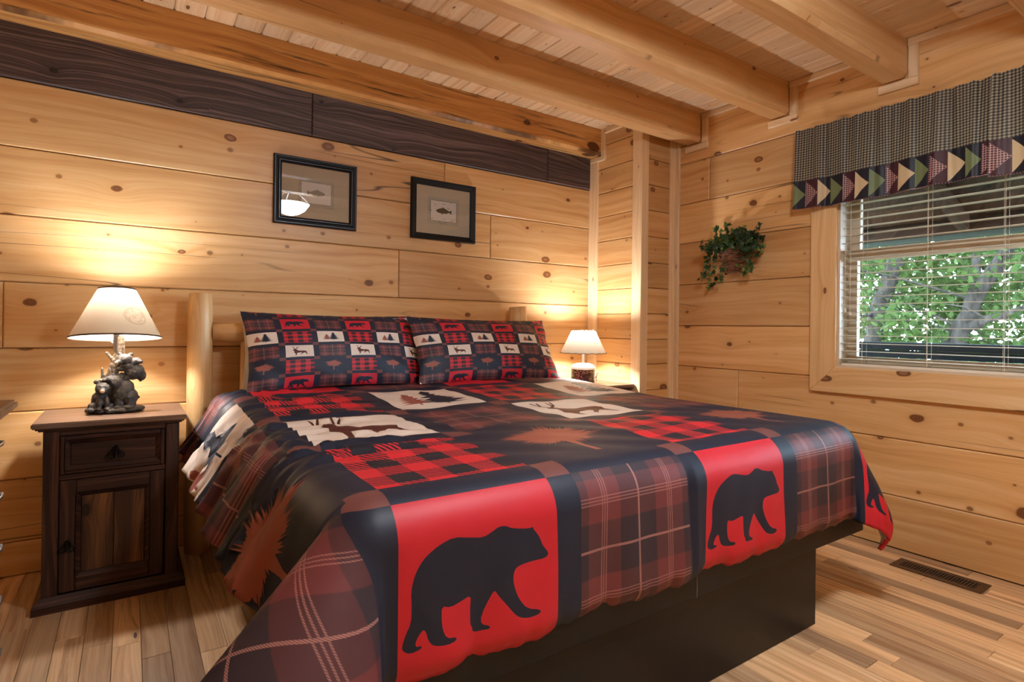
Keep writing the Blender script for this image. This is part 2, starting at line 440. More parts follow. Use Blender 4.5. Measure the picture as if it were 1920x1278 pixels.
def tube(bm, pts, rad, seg=8, mi=0, cap=True):
    """tube through points, rad: number or list"""
    pts = [Vector(p) for p in pts]; n = len(pts)
    rad = rad if isinstance(rad, (list, tuple)) else [rad]*n
    rings = []; ref = None
    for i, p in enumerate(pts):
        t = (pts[min(i+1, n-1)]-pts[max(i-1, 0)]).normalized()
        if ref is None or abs(ref.dot(t)) > 0.95: ref = Vector((0, 0, 1)) if abs(t.z) < 0.9 else Vector((1, 0, 0))
        a = t.cross(ref).normalized(); b = t.cross(a); ref = a.cross(t) if False else ref
        rings.append([bm.verts.new(p+(a*math.cos(2*PI*k/seg)+b*math.sin(2*PI*k/seg))*rad[i]) for k in range(seg)])
    for i in range(n-1):
        for k in range(seg):
            f = bm.faces.new((rings[i][k], rings[i][(k+1) % seg], rings[i+1][(k+1) % seg], rings[i+1][k])); f.material_index = mi; f.smooth = True
    if cap:
        bm.faces.new(rings[0]).material_index = mi; bm.faces.new(rings[-1][::-1]).material_index = mi
    return rings
def lathe(bm, prof, seg=32, mi=0, cap0=False, cap1=False, ctr=(0, 0)):
    rings = [[bm.verts.new((ctr[0]+r*math.cos(2*PI*k/seg), ctr[1]+r*math.sin(2*PI*k/seg), z)) for k in range(seg)] for r, z in prof]
    for i in range(len(prof)-1):
        for k in range(seg):
            f = bm.faces.new((rings[i][k], rings[i][(k+1) % seg], rings[i+1][(k+1) % seg], rings[i+1][k])); f.material_index = mi; f.smooth = True
    if cap0: bm.faces.new(rings[0][::-1]).material_index = mi
    if cap1: bm.faces.new(rings[-1]).material_index = mi
def blob(name, parts, mat, parent, voxel=0.004, extra=None, smooth_it=2):
    """one continuous figure from overlapping ellipsoids (centre, radii, optional euler)"""
    bm = bmesh.new()
    for pr in parts:
        c, r = Vector(pr[0]), pr[1]
        rot = Matrix.Identity(4)
        if len(pr) > 2:
            from mathutils import Euler
            rot = Euler(pr[2]).to_matrix().to_4x4()
        r = (r, r, r) if isinstance(r, (int, float)) else r
        bmesh.ops.create_icosphere(bm, subdivisions=2, radius=1.0, matrix=Matrix.Translation(c) @ rot @ Matrix.Diagonal((*r, 1)))
    me = bpy.data.meshes.new('tmp'); bm.to_mesh(me); bm.free()
    t = bpy.data.objects.new('tmp', me); COL.objects.link(t)
    md = t.modifiers.new('r', 'REMESH'); md.mode = 'VOXEL'; md.voxel_size = voxel
    ms = t.modifiers.new('s', 'SMOOTH'); ms.iterations = smooth_it
    dg = bpy.context.evaluated_depsgraph_get()
    out = bpy.data.meshes.new_from_object(t.evaluated_get(dg))
    bpy.data.objects.remove(t)
    out.materials.clear()
    return from_me(name, out, mat, parent, True)

# ------------------------------------------------------------------ room shell
DX, DY = 3.3145, 3.298      # right wall and back wall faces
XL, YR = -0.80, -1.20       # left wall and rear wall faces
ZC = 2.635                  # ceiling boards
CX, CY = 2.966, 2.765       # faces of the boxed column in the far right corner
def struct(o): o['kind'] = 'structure'; return o
PT = 0.028

wall_back = struct(box('wall_back', (XL-0.15, DY+PT, -0.02), (DX+0.17, DY+PT+0.12, ZC+0.1), 'dark_core', center=False))
zb = [0.0, 0.150, 0.428, 0.726, 1.009, 1.302, 1.600, 1.900, 2.198, 2.463]
jb = {4: [-0.458], 5: [1.385], 6: [2.053], 7: [1.695], 2: [0.9], 3: [2.2]}
for i in range(len(zb)-1):
    dark = i == len(zb)-2
    xs = [XL] + (([0.848, 2.536]) if dark else jb.get(i, [])) + [CX+0.02]
    for a, b in zip(xs, xs[1:]):
        z0, z1 = zb[i], zb[i+1]
        plank('dark_plank' if dark else 'plank', 'back', ((a+b)/2, DY-(0.012 if dark else 0), (z0+z1)/2), b-a-0.002, z1-z0-0.003, PT+(0.012 if dark else 0), 'dark_plank' if dark else 'wall', wall_back, 0.005, 0.0015)
plank('plank', 'back', ((XL+CX)/2, DY, 2.55), CX-XL, 0.17, PT, 'wall', wall_back, 0.004)

# right wall with its window opening
WY0, WY1, WZ0, WZ1 = 0.12, 1.604, 0.925, 2.20
bm = bmesh.new()
x0, x1 = DX+PT, DX+0.17
bm_box(bm, (x0, YR-0.15, -0.02), (x1, DY+PT, WZ0)); bm_box(bm, (x0, YR-0.15, WZ1), (x1, DY+PT, ZC+0.1))
bm_box(bm, (x0, YR-0.15, WZ0), (x1, WY0, WZ1)); bm_box(bm, (x0, WY1, WZ0), (x1, DY+PT, WZ1))
wall_right = struct(from_bm('wall_right', bm, 'dark_core'))
zr = [0.0, 0.273, 0.569, 0.863, 1.153, 1.447, 1.744, 2.028, 2.321, ZC-0.003]
jr = {2: [2.232], 7: [2.469], 0: [0.4], 5: [-0.3]}
for i in range(len(zr)-1):
    z0, z1 = zr[i], zr[i+1]
    segs = [YR] + jr.get(i, []) + [CY+0.02]
    for a, b in zip(segs, segs[1:]):
        pieces = [(a, b, z0, z1)]
        if z1 > WZ0 and z0 < WZ1:
            pieces = []
            if a < WY0: pieces.append((a, min(b, WY0), z0, z1))
            if b > WY1: pieces.append((max(a, WY1), b, z0, z1))
            if z0 < WZ0: pieces.append((max(a, WY0), min(b, WY1), z0, WZ0))
            if z1 > WZ1: pieces.append((max(a, WY0), min(b, WY1), WZ1, z1))
        for (p, q, c0, c1) in pieces:
            if q-p < 0.03 or c1-c0 < 0.012: continue
            plank('plank', 'right', (DX, (p+q)/2, (c0+c1)/2), q-p-0.002, c1-c0-0.003, PT, 'wall', wall_right, 0.005, 0.0015)

wall_left = struct(box('wall_left', (XL-PT-0.12, YR-0.15, -0.02), (XL-PT, DY+PT, ZC+0.1), 'dark_core', center=False))
wall_rear = struct(box('wall_rear', (XL-0.15, YR-PT-0.12, -0.02), (DX+0.17, YR-PT, ZC+0.1), 'dark_core', center=False))
for i in range(9):
    z0, z1 = i*0.293, min((i+1)*0.293, ZC)
    plank('plank', 'left', (XL, (YR+DY)/2, (z0+z1)/2), DY-YR, z1-z0-0.003, PT, 'wall', wall_left, 0.005, 0.001)
    plank('plank', 'rear', ((XL+DX)/2, YR, (z0+z1)/2), DX-XL, z1-z0-0.003, PT, 'wall', wall_rear, 0.005, 0.001)

# boxed column in the corner
wall_corner = struct(box('wall_corner', (CX+0.02, CY+0.02, 0), (DX+0.1, DY+0.06, ZC+0.05), 'dark_core', center=False))
zc = [0.0] + [0.875-0.183*k for k in (4, 3, 2, 1)] + [0.875, 1.053, 1.235, 1.418, 1.598, 1.784, 1.970, 2.150, 2.335, 2.51, ZC]
for z0, z1 in zip(zc, zc[1:]):
    plank('plank', 'right', (CX, (CY+DY)/2, (z0+z1)/2), DY-CY, z1-z0-0.003, 0.02, 'column', wall_corner, 0.004, 0.001)
    plank('plank', 'back', ((CX+DX)/2, CY, (z0+z1)/2), DX-CX, z1-z0-0.003, 0.02, 'column', wall_corner, 0.004, 0.001)

# ceiling boards (tongue and groove, running towards the back wall)
ceiling = struct(box('ceiling', (XL-0.15, YR-0.15, ZC+0.03), (DX+0.17, DY+0.15, ZC+0.13), 'dark_core', center=False))
x = 1.074-15*0.13
while x < DX+0.02:
    a, b = max(x, XL), min(x+0.13, DX+0.02)
    if b-a > 0.01:
        ys = [YR, rng.uniform(0.0, 2.2), DY+0.02] if rng.random() < 0.35 else [YR, DY+0.02]
        for p, q in zip(ys, ys[1:]):
            plank('ceiling_board', 'ceil', ((a+b)/2, (p+q)/2, ZC), q-p-0.002, b-a-0.002, 0.025, 'ceiling', ceiling, 0.006, 0.0008)
    x += 0.13

# strip floor
floor = struct(box('floor', (XL-0.15, YR-0.15, -0.12), (DX+0.17, DY+0.15, -0.02), 'dark_core', center=False))
VENT = (3.055, 3.19, 0.872, 1.226)
fr = random.Random(21)
x = -0.203-8*0.0838
while x < DX+0.01:
    a, b = max(x, XL), min(x+0.0838, DX+0.01)
    y = YR
    ends = [YR]
    y = YR + fr.uniform(0.2, 1.1)
    while y < DY-0.3:
        ends.append(y); y += fr.choice((0.45, 0.7, 0.9, 1.1, 1.35))*fr.uniform(0.85, 1.15)
    ends.append(DY+0.01)
    if b-a > 0.008:
        for p, q in zip(ends, ends[1:]):
            plank('floor_board', 'floor', ((a+b)/2, (p+q)/2, 0.0), q-p-0.0012, b-a-0.0012, 0.02, 'floor', floor, 0.0012)
    x += 0.0838

# ------------------------------------------------------------------ trim
TN = [0]
def trim(axes, ctr, L, H, T, mat='trim'):
    TN[0] += 1
    return struct(plank('trim_%d' % TN[0], axes, ctr, L, H, T, mat, None, 0.003))
zt0, zt1 = 0.0, ZC
trim('vert_right', (CX-0.018, (3.205+DY)/2, 2.44/2), 2.44, DY-3.205, 0.018)             # back wall meets column
trim('vert_right', (CX-0.019, (CY-0.019+2.838)/2, ZC/2), ZC, 2.838-CY+0.019, 0.019)     # outer corner, side strip
trim('vert_back', ((CX-0.0185+2.986+0.03)/2, CY-0.0195, 2.60/2), 2.60, 0.07, 0.0195)        # outer corner, front strip
trim('vert_back', ((3.252+DX)/2, CY-0.018, 2.60/2), 2.60, DX-3.252, 0.018)              # column meets right wall
trim('vert_right', (DX-0.018, (2.715+CY-0.018)/2, 2.60/2), 2.60, CY-0.018-2.715, 0.018)
BY = [0.635, 1.264, 1.893, 2.527, 3.165]
BW, BZ = 0.122, 2.44
for y0 in BY[:4]:
    trim('right', (DX-0.02, (y0-0.05+y0+BW+0.015)/2, 2.41), BW+0.065, 0.042, 0.02)
    trim('vert_right', (DX-0.02, y0-0.026, (2.432+2.597)/2), 0.165, 0.046, 0.02)
edges = [YR] + [v for y0 in BY[:4] for v in (y0, y0+BW)] + [CY-0.02]
for a, b in zip(edges[::2], edges[1::2]):
    trim('right', (DX-0.02, (a+b)/2, 2.616), b-a, 0.038, 0.02)
# around the end of the back beam on the column
trim('vert_right', (CX-0.022, 3.145, (2.43+2.60)/2), 0.17, 0.04, 0.022)
trim('right', (CX-0.022, 3.205, 2.415), 0.16, 0.035, 0.022)
trim('right', (CX-0.022, (2.66+3.165)/2, 2.616), 3.165-2.66, 0.038, 0.022)

# ------------------------------------------------------------------ beams
BL = ['ceiling beam mostly above the photo, nearest the camera', 'pine ceiling beam meeting the wall above the checked valance', 'pine ceiling beam between the valance beam and the bed beam', 'pine ceiling beam ending just right of the boxed corner column', 'dark streaked orange pine beam running above the dark wall band']
for k, y0 in enumerate(BY):
    last = k == 4
    x1 = CX-0.001 if last else DX-0.021
    L = x1-XL
    bm = bmesh.new()
    nseg = 40
    y1 = (DY-0.001 if last else y0+BW)
    prof = [(y0, ZC-0.001), (y0, BZ+0.016), (y0+0.016, BZ), (y1-0.012, BZ), (y1, BZ+0.012), (y1, ZC-0.001)]
    rings = []
    for i in range(nseg+1):
        xx = XL+0.001+(L-0.002)*i/nseg
        w = 0.003*math.sin(xx*3.1+k)+0.002*math.sin(xx*9.7+2*k)
        cx_, cy_, cz_ = XL+L/2, (y0+y1)/2, (BZ+ZC)/2
        rings.append([bm.verts.new((xx-cx_, yy-cy_+(w if j in (1, 2) else 0), zz-cz_+(0.4*w if j in (2, 3) else 0))) for j, (yy, zz) in enumerate(prof)])
    for i in range(nseg):
        for j in range(5): bm.faces.new((rings[i][j], rings[i+1][j], rings[i+1][j+1], rings[i][j+1]))
        bm.faces.new((rings[i][5], rings[i+1][5], rings[i+1][0], rings[i][0]))
    bm.faces.new(rings[0]); bm.faces.new(rings[-1][::-1])
    bmesh.ops.recalc_face_normals(bm, faces=bm.faces[:])
    o = from_bm('ceiling_beam', bm, 'beam_streaked' if last else 'beam')
    o.location = (cx_, cy_, cz_)
    tag(o, BL[k], 'beam', 'ceiling beams')

# ------------------------------------------------------------------ window
win = struct(empty('window_1', (0, 0, 0)))
def casing_piece(name, pts, parent):
    """mitred flat board on the right wall: pts (y, z)"""
    bm = bmesh.new(); T = 0.024
    yc = sum(p[0] for p in pts)/4; zc_ = sum(p[1] for p in pts)/4
    vert = (max(p[1] for p in pts)-min(p[1] for p in pts)) > (max(p[0] for p in pts)-min(p[0] for p in pts))
    def loc(y, z, d): return ((z-zc_), (y-yc), d) if vert else (-(y-yc), (z-zc_), d)
    f = [bm.verts.new(loc(y, z, 0)) for y, z in pts]; b = [bm.verts.new(loc(y, z, -T)) for y, z in pts]
    n = len(pts)
    bm.faces.new(f); bm.faces.new(b[::-1])
    for i in range(n): bm.faces.new((f[i], b[i], b[(i+1) % n], f[(i+1) % n]))
    bmesh.ops.recalc_face_normals(bm, faces=bm.faces[:])
    bmesh.ops.bevel(bm, geom=[e for e in bm.edges if all(v.co.z > -1e-6 for v in e.verts)], offset=0.003, segments=1, affect='EDGES')
    o = from_bm(name, bm, 'casing', parent)
    X, Y, Z = AX['vert_right' if vert else 'right']
    o.matrix_local = tri_axes(X, Y, Z, (DX-T-0.0005, yc, zc_))
    return o
cw = 0.145
casing_piece('casing', [(WY1, WZ0), (WY1+cw, WZ0-cw), (WY1+cw, WZ1+cw-0.03), (WY1, WZ1)], win)
casing_piece('casing', [(WY0, WZ0), (WY1, WZ0), (WY1+cw, WZ0-cw), (WY0-cw, WZ0-cw)], win)
casing_piece('casing', [(WY0, WZ0), (WY0-cw, WZ0-cw), (WY0-cw, WZ1+cw-0.03), (WY0, WZ1)], win)
casing_piece('casing', [(WY0, WZ1), (WY1, WZ1), (WY1+cw, WZ1+cw-0.03), (WY0-cw, WZ1+cw-0.03)], win)
# jamb liner, frame and sashes
bm = bmesh.new()
jx0, jx1 = DX-0.002, DX+0.17
bm_box(bm, (jx0, WY0-0.003, WZ0), (jx1, WY0+0.012, WZ1)); bm_box(bm, (jx0, WY1-0.012, WZ0), (jx1, WY1+0.003, WZ1))
bm_box(bm, (jx0, WY0+0.012, WZ0-0.003), (jx1, WY1-0.012, WZ0+0.012)); bm_box(bm, (jx0, WY0+0.012, WZ1-0.012), (jx1, WY1-0.012, WZ1+0.003))
from_bm('jamb_liner', bm, 'vinyl', win)
def sash(name, x, y0, y1, z0, z1, w, t, parent):
    bm = bmesh.new()
    bm_box(bm, (x, y0, z0), (x+t, y0+w, z1)); bm_box(bm, (x, y1-w, z0), (x+t, y1, z1))
    bm_box(bm, (x, y0+w, z0), (x+t, y1-w, z0+w)); bm_box(bm, (x, y0+w, z1-w), (x+t, y1-w, z1))
    s = from_bm(name, bm, 'vinyl', parent)
    bm = bmesh.new(); bm_box(bm, (x+t*0.4, y0+w-0.004, z0+w-0.004), (x+t*0.5, y1-w+0.004, z1-w+0.004))
    from_bm('pane', bm, 'glass', s)
    return s
sash('lower_sash', DX+0.092, WY0+0.013, WY1-0.013, WZ0+0.013, 1.575, 0.048, 0.03, win)
sash('upper_sash', DX+0.125, WY0+0.013, WY1-0.013, 1.545, WZ1-0.013, 0.045, 0.03, win)

# ------------------------------------------------------------------ blind
BX = DX+0.035
blind = empty('window_blind', (BX, (WY0+WY1)/2, WZ0+0.005))
tag(blind, 'ivory horizontal slat blind lowered over the window', 'blind')
by = (WY1-WY0)/2-0.016
bm = bmesh.new()
n = 4
prof = []
for k in range(n+1):
    t = -1+2*k/n
    prof.append((t*0.0225, 0.0012*(1-t*t)))
for s_, dz in ((1, 0.0), (-1, -0.0028)):
    pass
top = [[bm.verts.new((a, yy, b)) for a, b in prof] for yy in (-by, by)]
bot = [[bm.verts.new((a, yy, b-0.0022)) for a, b in prof] for yy in (-by, by)]
for k in range(n):
    bm.faces.new((top[0][k], top[0][k+1], top[1][k+1], top[1][k])); bm.faces.new((bot[0][k+1], bot[0][k], bot[1][k], bot[1][k+1]))
for e in (0, n): bm.faces.new((top[0][e], top[1][e], bot[1][e], bot[0][e]))
for j in (0, 1): bm.faces.new(top[j]+bot[j][::-1])
bmesh.ops.recalc_face_normals(bm, faces=bm.faces[:])
me = bpy.data.meshes.new('slat'); bm.to_mesh(me); bm.free(); me.materials.append(M['slat'])
ns = 28
for k in range(ns):
    o = bpy.data.objects.new('slat', me); link(o, blind)
    o.location = (0, 0, 0.045+k*0.0432); o.rotation_euler = (0, 0, 0)
box('bottom_rail', (-0.024, -by, 0.0), (0.024, by, 0.018), 'slat', blind, 0.004)
box('head_rail', (-0.026, -by, 1.215), (0.026, by, 1.258), 'slat', blind, 0.003)
for yy in (1.478, 1.173, 0.87, 0.57, 0.25):
    yl = yy-(WY0+WY1)/2
    for dx in (-0.026, 0.026):
        bm = bmesh.new(); tube(bm, [(dx, yl, 0.012), (dx, yl, 1.22)], 0.0011, 6)
        from_bm('ladder_cord', bm, 'cord', blind)
    bm = bmesh.new(); tube(bm, [(0, yl+0.012, 0.012), (0, yl+0.012, 1.22)], 0.0009, 6); from_bm('lift_cord', bm, 'cord', blind)
for yy, zz in ((1.566, 0.325), (1.538, 0.305)):
    yl = yy-(WY0+WY1)/2
    bm = bmesh.new(); tube(bm, [(-0.034, yl, zz), (-0.034, yl, 1.2)], 0.0013, 6); c_ = from_bm('pull_cord', bm, 'cord', blind)
    bm = bmesh.new(); lathe(bm, [(0.001, 0.0), (0.006, -0.004), (0.0075, -0.02), (0.004, -0.026), (0.001, -0.027)], 10)
    t_ = from_bm('tassel', bm, 'cord', c_); t_.location = (-0.034, yl, zz+0.004)

# ------------------------------------------------------------------ printed fabric builder
def jagged(n, fn):
    return [fn(i/n) for i in range(n)]
BEAR = [(0.932, 0.568), (0.909, 0.548), (0.84, 0.549), (0.779, 0.549), (0.717, 0.545), (0.689, 0.529), (0.678, 0.482), (0.692, 0.422), (0.724, 0.357), (0.776, 0.3), (0.86, 0.276), (0.866, 0.26), (0.843, 0.249), (0.78, 0.248), (0.716, 0.269), (0.679, 0.302), (0.624, 0.368), (0.58, 0.419), (0.562, 0.451), (0.534, 0.421), (0.481, 0.337), (0.479, 0.289), (0.533, 0.269), (0.53, 0.254), (0.485, 0.257), (0.43, 0.26), (0.424, 0.289), (0.411, 0.309), (0.41, 0.395), (0.415, 0.459), (0.351, 0.444), (0.286, 0.431), (0.236, 0.45), (0.233, 0.389), (0.239, 0.334), (0.262, 0.285), (0.319, 0.276), (0.319, 0.257), (0.267, 0.252), (0.187, 0.267), (0.158, 0.302), (0.149, 0.341), (0.135, 0.363), (0.11, 0.343), (0.09, 0.308), (0.093, 0.287), (0.125, 0.287), (0.123, 0.272), (0.062, 0.261), (0.027, 0.282), (0.02, 0.305), (0.041, 0.364), (0.067, 0.407), (0.071, 0.487), (0.066, 0.559), (0.082, 0.625), (0.111, 0.677), (0.152, 0.718), (0.227, 0.756), (0.312, 0.778), (0.413, 0.756), (0.491, 0.742), (0.544, 0.759), (0.593, 0.781), (0.637, 0.777), (0.68, 0.755), (0.802, 0.732), (0.824, 0.739), (0.83, 0.721), (0.857, 0.693), (0.877, 0.66), (0.89, 0.623), (0.922, 0.587)]
DEER = [(.03, .42), (.05, .47), (.13, .50), (.12, .60), (.10, .68), (.17, .74), (.19, .80), (.21, .90), (.17, .99), (.25, .99), (.29, .90), (.29, .79), (.36, .73), (.55, .70), (.63, .69), (.63, .75), (.53, .84), (.57, .90), (.63, .84), (.73, .77), (.80, .71), (.89, .76), (.94, .82), (.92, .94), (.98, .94), (1.0, .78), (.95, .68), (.98, .60), (.91, .53), (.76, .49), (.52, .51), (.38, .46), (.30, .38), (.29, .31), (.235, .27), (.165, .27), (.08, .36)]
def stroke(P, w0, w1):
    L, R = [], []
    n = len(P)
    for i, p in enumerate(P):
        q0, q1 = P[max(i-1, 0)], P[min(i+1, n-1)]
        dx, dy = q1[0]-q0[0], q1[1]-q0[1]; l = math.hypot(dx, dy); w = (w0+(w1-w0)*i/(n-1))/2
        L.append((p[0]-dy/l*w, p[1]+dx/l*w)); R.append((p[0]+dy/l*w, p[1]-dx/l*w))
    return L+R[::-1]
ANT = [stroke([(.19, .30), (.09, .19), (.03, .02)], .05, .03), stroke([(.10, .205), (.15, .04)], .045, .028), stroke([(.22, .30), (.36, .21), (.45, .02)], .05, .03), stroke([(.32, .235), (.32, .06)], .045, .028)]
def chaikin(P):
    out = []
    for a, b in zip(P, P[1:]+P[:1]):
        out += [(a[0]*.75+b[0]*.25, a[1]*.75+b[1]*.25), (a[0]*.25+b[0]*.75, a[1]*.25+b[1]*.75)]
    return out
BEAR = chaikin(BEAR)
DEER = [(0.16+0.66*a, 0.92-0.82*b) for a, b in DEER]
ANT = [[(0.16+0.66*a, 0.92-0.82*b) for a, b in P] for P in ANT]
def conifer(cx, y0, y1, w, seed):
    r = random.Random(seed); n = 7; L, R = [], []
    for k in range(n):
        t = k/n; hw = w*0.5*(1-t)**0.8*(0.85+0.3*r.random()) + 0.008
        yb = y0+(y1-y0)*(0.10+0.9*t)
        L += [(cx-hw, yb+0.006), (cx-hw*0.42, yb+(y1-y0)*0.065)]
        R += [(cx+hw, yb+0.002), (cx+hw*0.42, yb+(y1-y0)*0.065)]
    return [(cx-0.012, y0), (cx-0.012, y0+(y1-y0)*0.10)] + L + [(cx, y1)] + R[::-1] + [(cx+0.012, y0+(y1-y0)*0.10), (cx+0.012, y0)]
def broadleaf(cx, y0, y1, w, seed):
    r = random.Random(seed); pts = []
    n = 150; H = y1-y0; cyy = y0+H*0.60
    for k in range(n+1):
        a = -PI/2+0.16+k/n*(2*PI-0.32)
        lob = 1+0.10*math.sin(5*a+1)+0.07*math.sin(9*a+2)
        rr = lob*((1.0 if k % 2 else 0.74)+r.uniform(-0.16, 0.10))
        sy = 0.40 if math.sin(a) > 0 else 0.30
        pts.append((cx+math.cos(a)*w*0.47*rr, cyy+math.sin(a)*H*sy*rr))
    return [(cx+0.028, y0), (cx+0.02, y0+H*0.2)] + pts + [(cx-0.02, y0+H*0.2), (cx-0.03, y0)]
MOTIF = {'bear': [(BEAR, 'navy')], 'deer': [(DEER, 'deerbrown')]+[(P, 'deerbrown') for P in ANT], 'tree': [(broadleaf(0.5, 0.08, 0.92, 0.86, 3), 'brown')],
         'pines': [(conifer(0.30, 0.16, 0.72, 0.40, 5), 'brown'), (conifer(0.62, 0.12, 0.9, 0.56, 8), 'navy')]}
GROUND = {'bear': 'red', 'deer': 'cream', 'tree': 'navy', 'pines': 'cream', 'plaid': 'plaid', 'buffalo': 'buffalo'}
FAB = ['navy', 'red', 'cream', 'brown', 'deerbrown', 'corner', 'plaid', 'buffalo']
KIND = {(0, 0): 'plaid', (1, 0): 'bear', (0, 1): 'tree', (1, 1): 'buffalo', (0, 2): 'plaid', (1, 2): 'deer', (0, 3): 'pines', (1, 3): 'buffalo'}
def in_poly(px, py, poly):
    ins = np.zeros(len(px), bool); n = len(poly); j = n-1
    for i in range(n):
        xi, yi = poly[i]; xj, yj = poly[j]
        if yi != yj:
            c = ((yi > py) != (yj > py)) & (px < (xj-xi)*(py-yi)/(yj-yi)+xi)
            ins ^= c
        j = i
    return ins
def print_mesh(U0, U1, V0, V1, step, ou, ov, pu, pv, su, sv, ci0, rj0, mscale=(1.0, 1.0)):
    """flat printed cloth: returns 2d verts, triangles, material index per triangle, uv per vertex-corner"""
    def lines(a, b, o, p, s):
        l = [a, b]
        k = math.floor((a-o)/p)-1
        while o+k*p < b+p:
            for e in (-s/2, s/2):
                q = o+k*p+e
                if a+0.002 < q < b-0.002: l.append(q)
            k += 1
        l = sorted(l); out = []
        for q, r in zip(l, l[1:]):
            n = max(1, round((r-q)/step)); out += [q+(r-q)*t/n for t in range(n)]
        return out+[l[-1]]
    gu, gv = lines(U0, U1, ou, pu, su), lines(V0, V1, ov, pv, sv)
    nu, nv = len(gu), len(gv)
    pts = [(u, v) for v in gv for u in gu]
    edges = []
    for i in range(nu-1): edges += [(i, i+1), ((nv-1)*nu+i, (nv-1)*nu+i+1)]
    for j in range(nv-1): edges += [(j*nu, (j+1)*nu), (j*nu+nu-1, (j+1)*nu+nu-1)]
    polys = []
    for i in range(math.floor((U0-ou)/pu), math.floor((U1-ou)/pu)+1):
        for j in range(math.floor((V0-ov)/pv), math.floor((V1-ov)/pv)+1):
            kd = KIND[((i+ci0) % 2, (j+rj0) % 4)]
            for poly, mt in MOTIF.get(kd, []):
                x0, y0, w, h = ou+i*pu+su/2, ov+j*pv+sv/2, pu-su, pv-sv
                P = [(x0+w*(0.5+(a-0.5)*mscale[0]), y0+h*(0.5+(b-0.5)*mscale[1])) for a, b in poly]
                polys.append((P, mt))
                if min(p[0] for p in P) > U0 and max(p[0] for p in P) < U1 and min(p[1] for p in P) > V0 and max(p[1] for p in P) < V1:
                    b0 = len(pts); pts += P; edges += [(b0+k, b0+(k+1) % len(P)) for k in range(len(P))]
                else:
                    Q = [p for p in P if U0 < p[0] < U1 and V0 < p[1] < V1]; b0 = len(pts); pts += Q
                    for k in range(len(Q)-1):
                        if abs(Q[k][0]-Q[k+1][0])+abs(Q[k][1]-Q[k+1][1]) < 0.12*w*2: edges.append((b0+k, b0+k+1))
    R = geometry.delaunay_2d_cdt([Vector(p) for p in pts], edges, [], 0, 1e-6, False)
    v2 = np.array([(p.x, p.y) for p in R[0]]); tri = np.array([f for f in R[2] if len(f) == 3])
    cen = v2[tri].mean(1)
    fu, fv = (cen[:, 0]-ou)/pu, (cen[:, 1]-ov)/pv
    ci, cj = np.floor(fu).astype(int), np.floor(fv).astype(int)
    lu, lv = (fu-ci)*pu, (fv-cj)*pv
    inu = (lu > su/2) & (lu < pu-su/2); inv = (lv > sv/2) & (lv < pv-sv/2)
    mi = np.zeros(len(tri), int)
    mi[(~inu) & (~inv)] = FAB.index('corner')
    kinds = {}
    for (a, b), kd in KIND.items():
        mi[inu & inv & ((ci+ci0) % 2 == a) & ((cj+rj0) % 4 == b)] = FAB.index(GROUND[kd])
    for P, mt in polys:
        mi[in_poly(cen[:, 0], cen[:, 1], P)] = FAB.index(mt)
    c = v2[tri]
    uvu = (c[..., 0]-ou-ci[:, None]*pu-su/2)/(pu-su); uvv = (c[..., 1]-ov-cj[:, None]*pv-sv/2)/(pv-sv)
    return v2, tri, mi, np.stack([uvu, uvv], -1)
def cloth_object(name, P3, tri, mi, uv, mats, parent=None):
    me = bpy.data.meshes.new(name)
    me.from_pydata([tuple(p) for p in P3], [], [tuple(int(k) for k in t) for t in tri])
    for m in mats: me.materials.append(M[m])
    me.polygons.foreach_set('material_index', np.asarray(mi, dtype=np.int32))
    me.polygons.foreach_set('use_smooth', [True]*len(me.polygons))
    lay = me.uv_layers.new(name='print')
    lay.data.foreach_set('uv', np.asarray(uv, dtype=np.float32).reshape(-1))
    me.update()
    o = bpy.data.objects.new(name, me); link(o, parent)
    return o
def sm(x, a, b):
    t = np.clip((x-a)/(b-a), 0, 1); return t*t*(3-2*t)

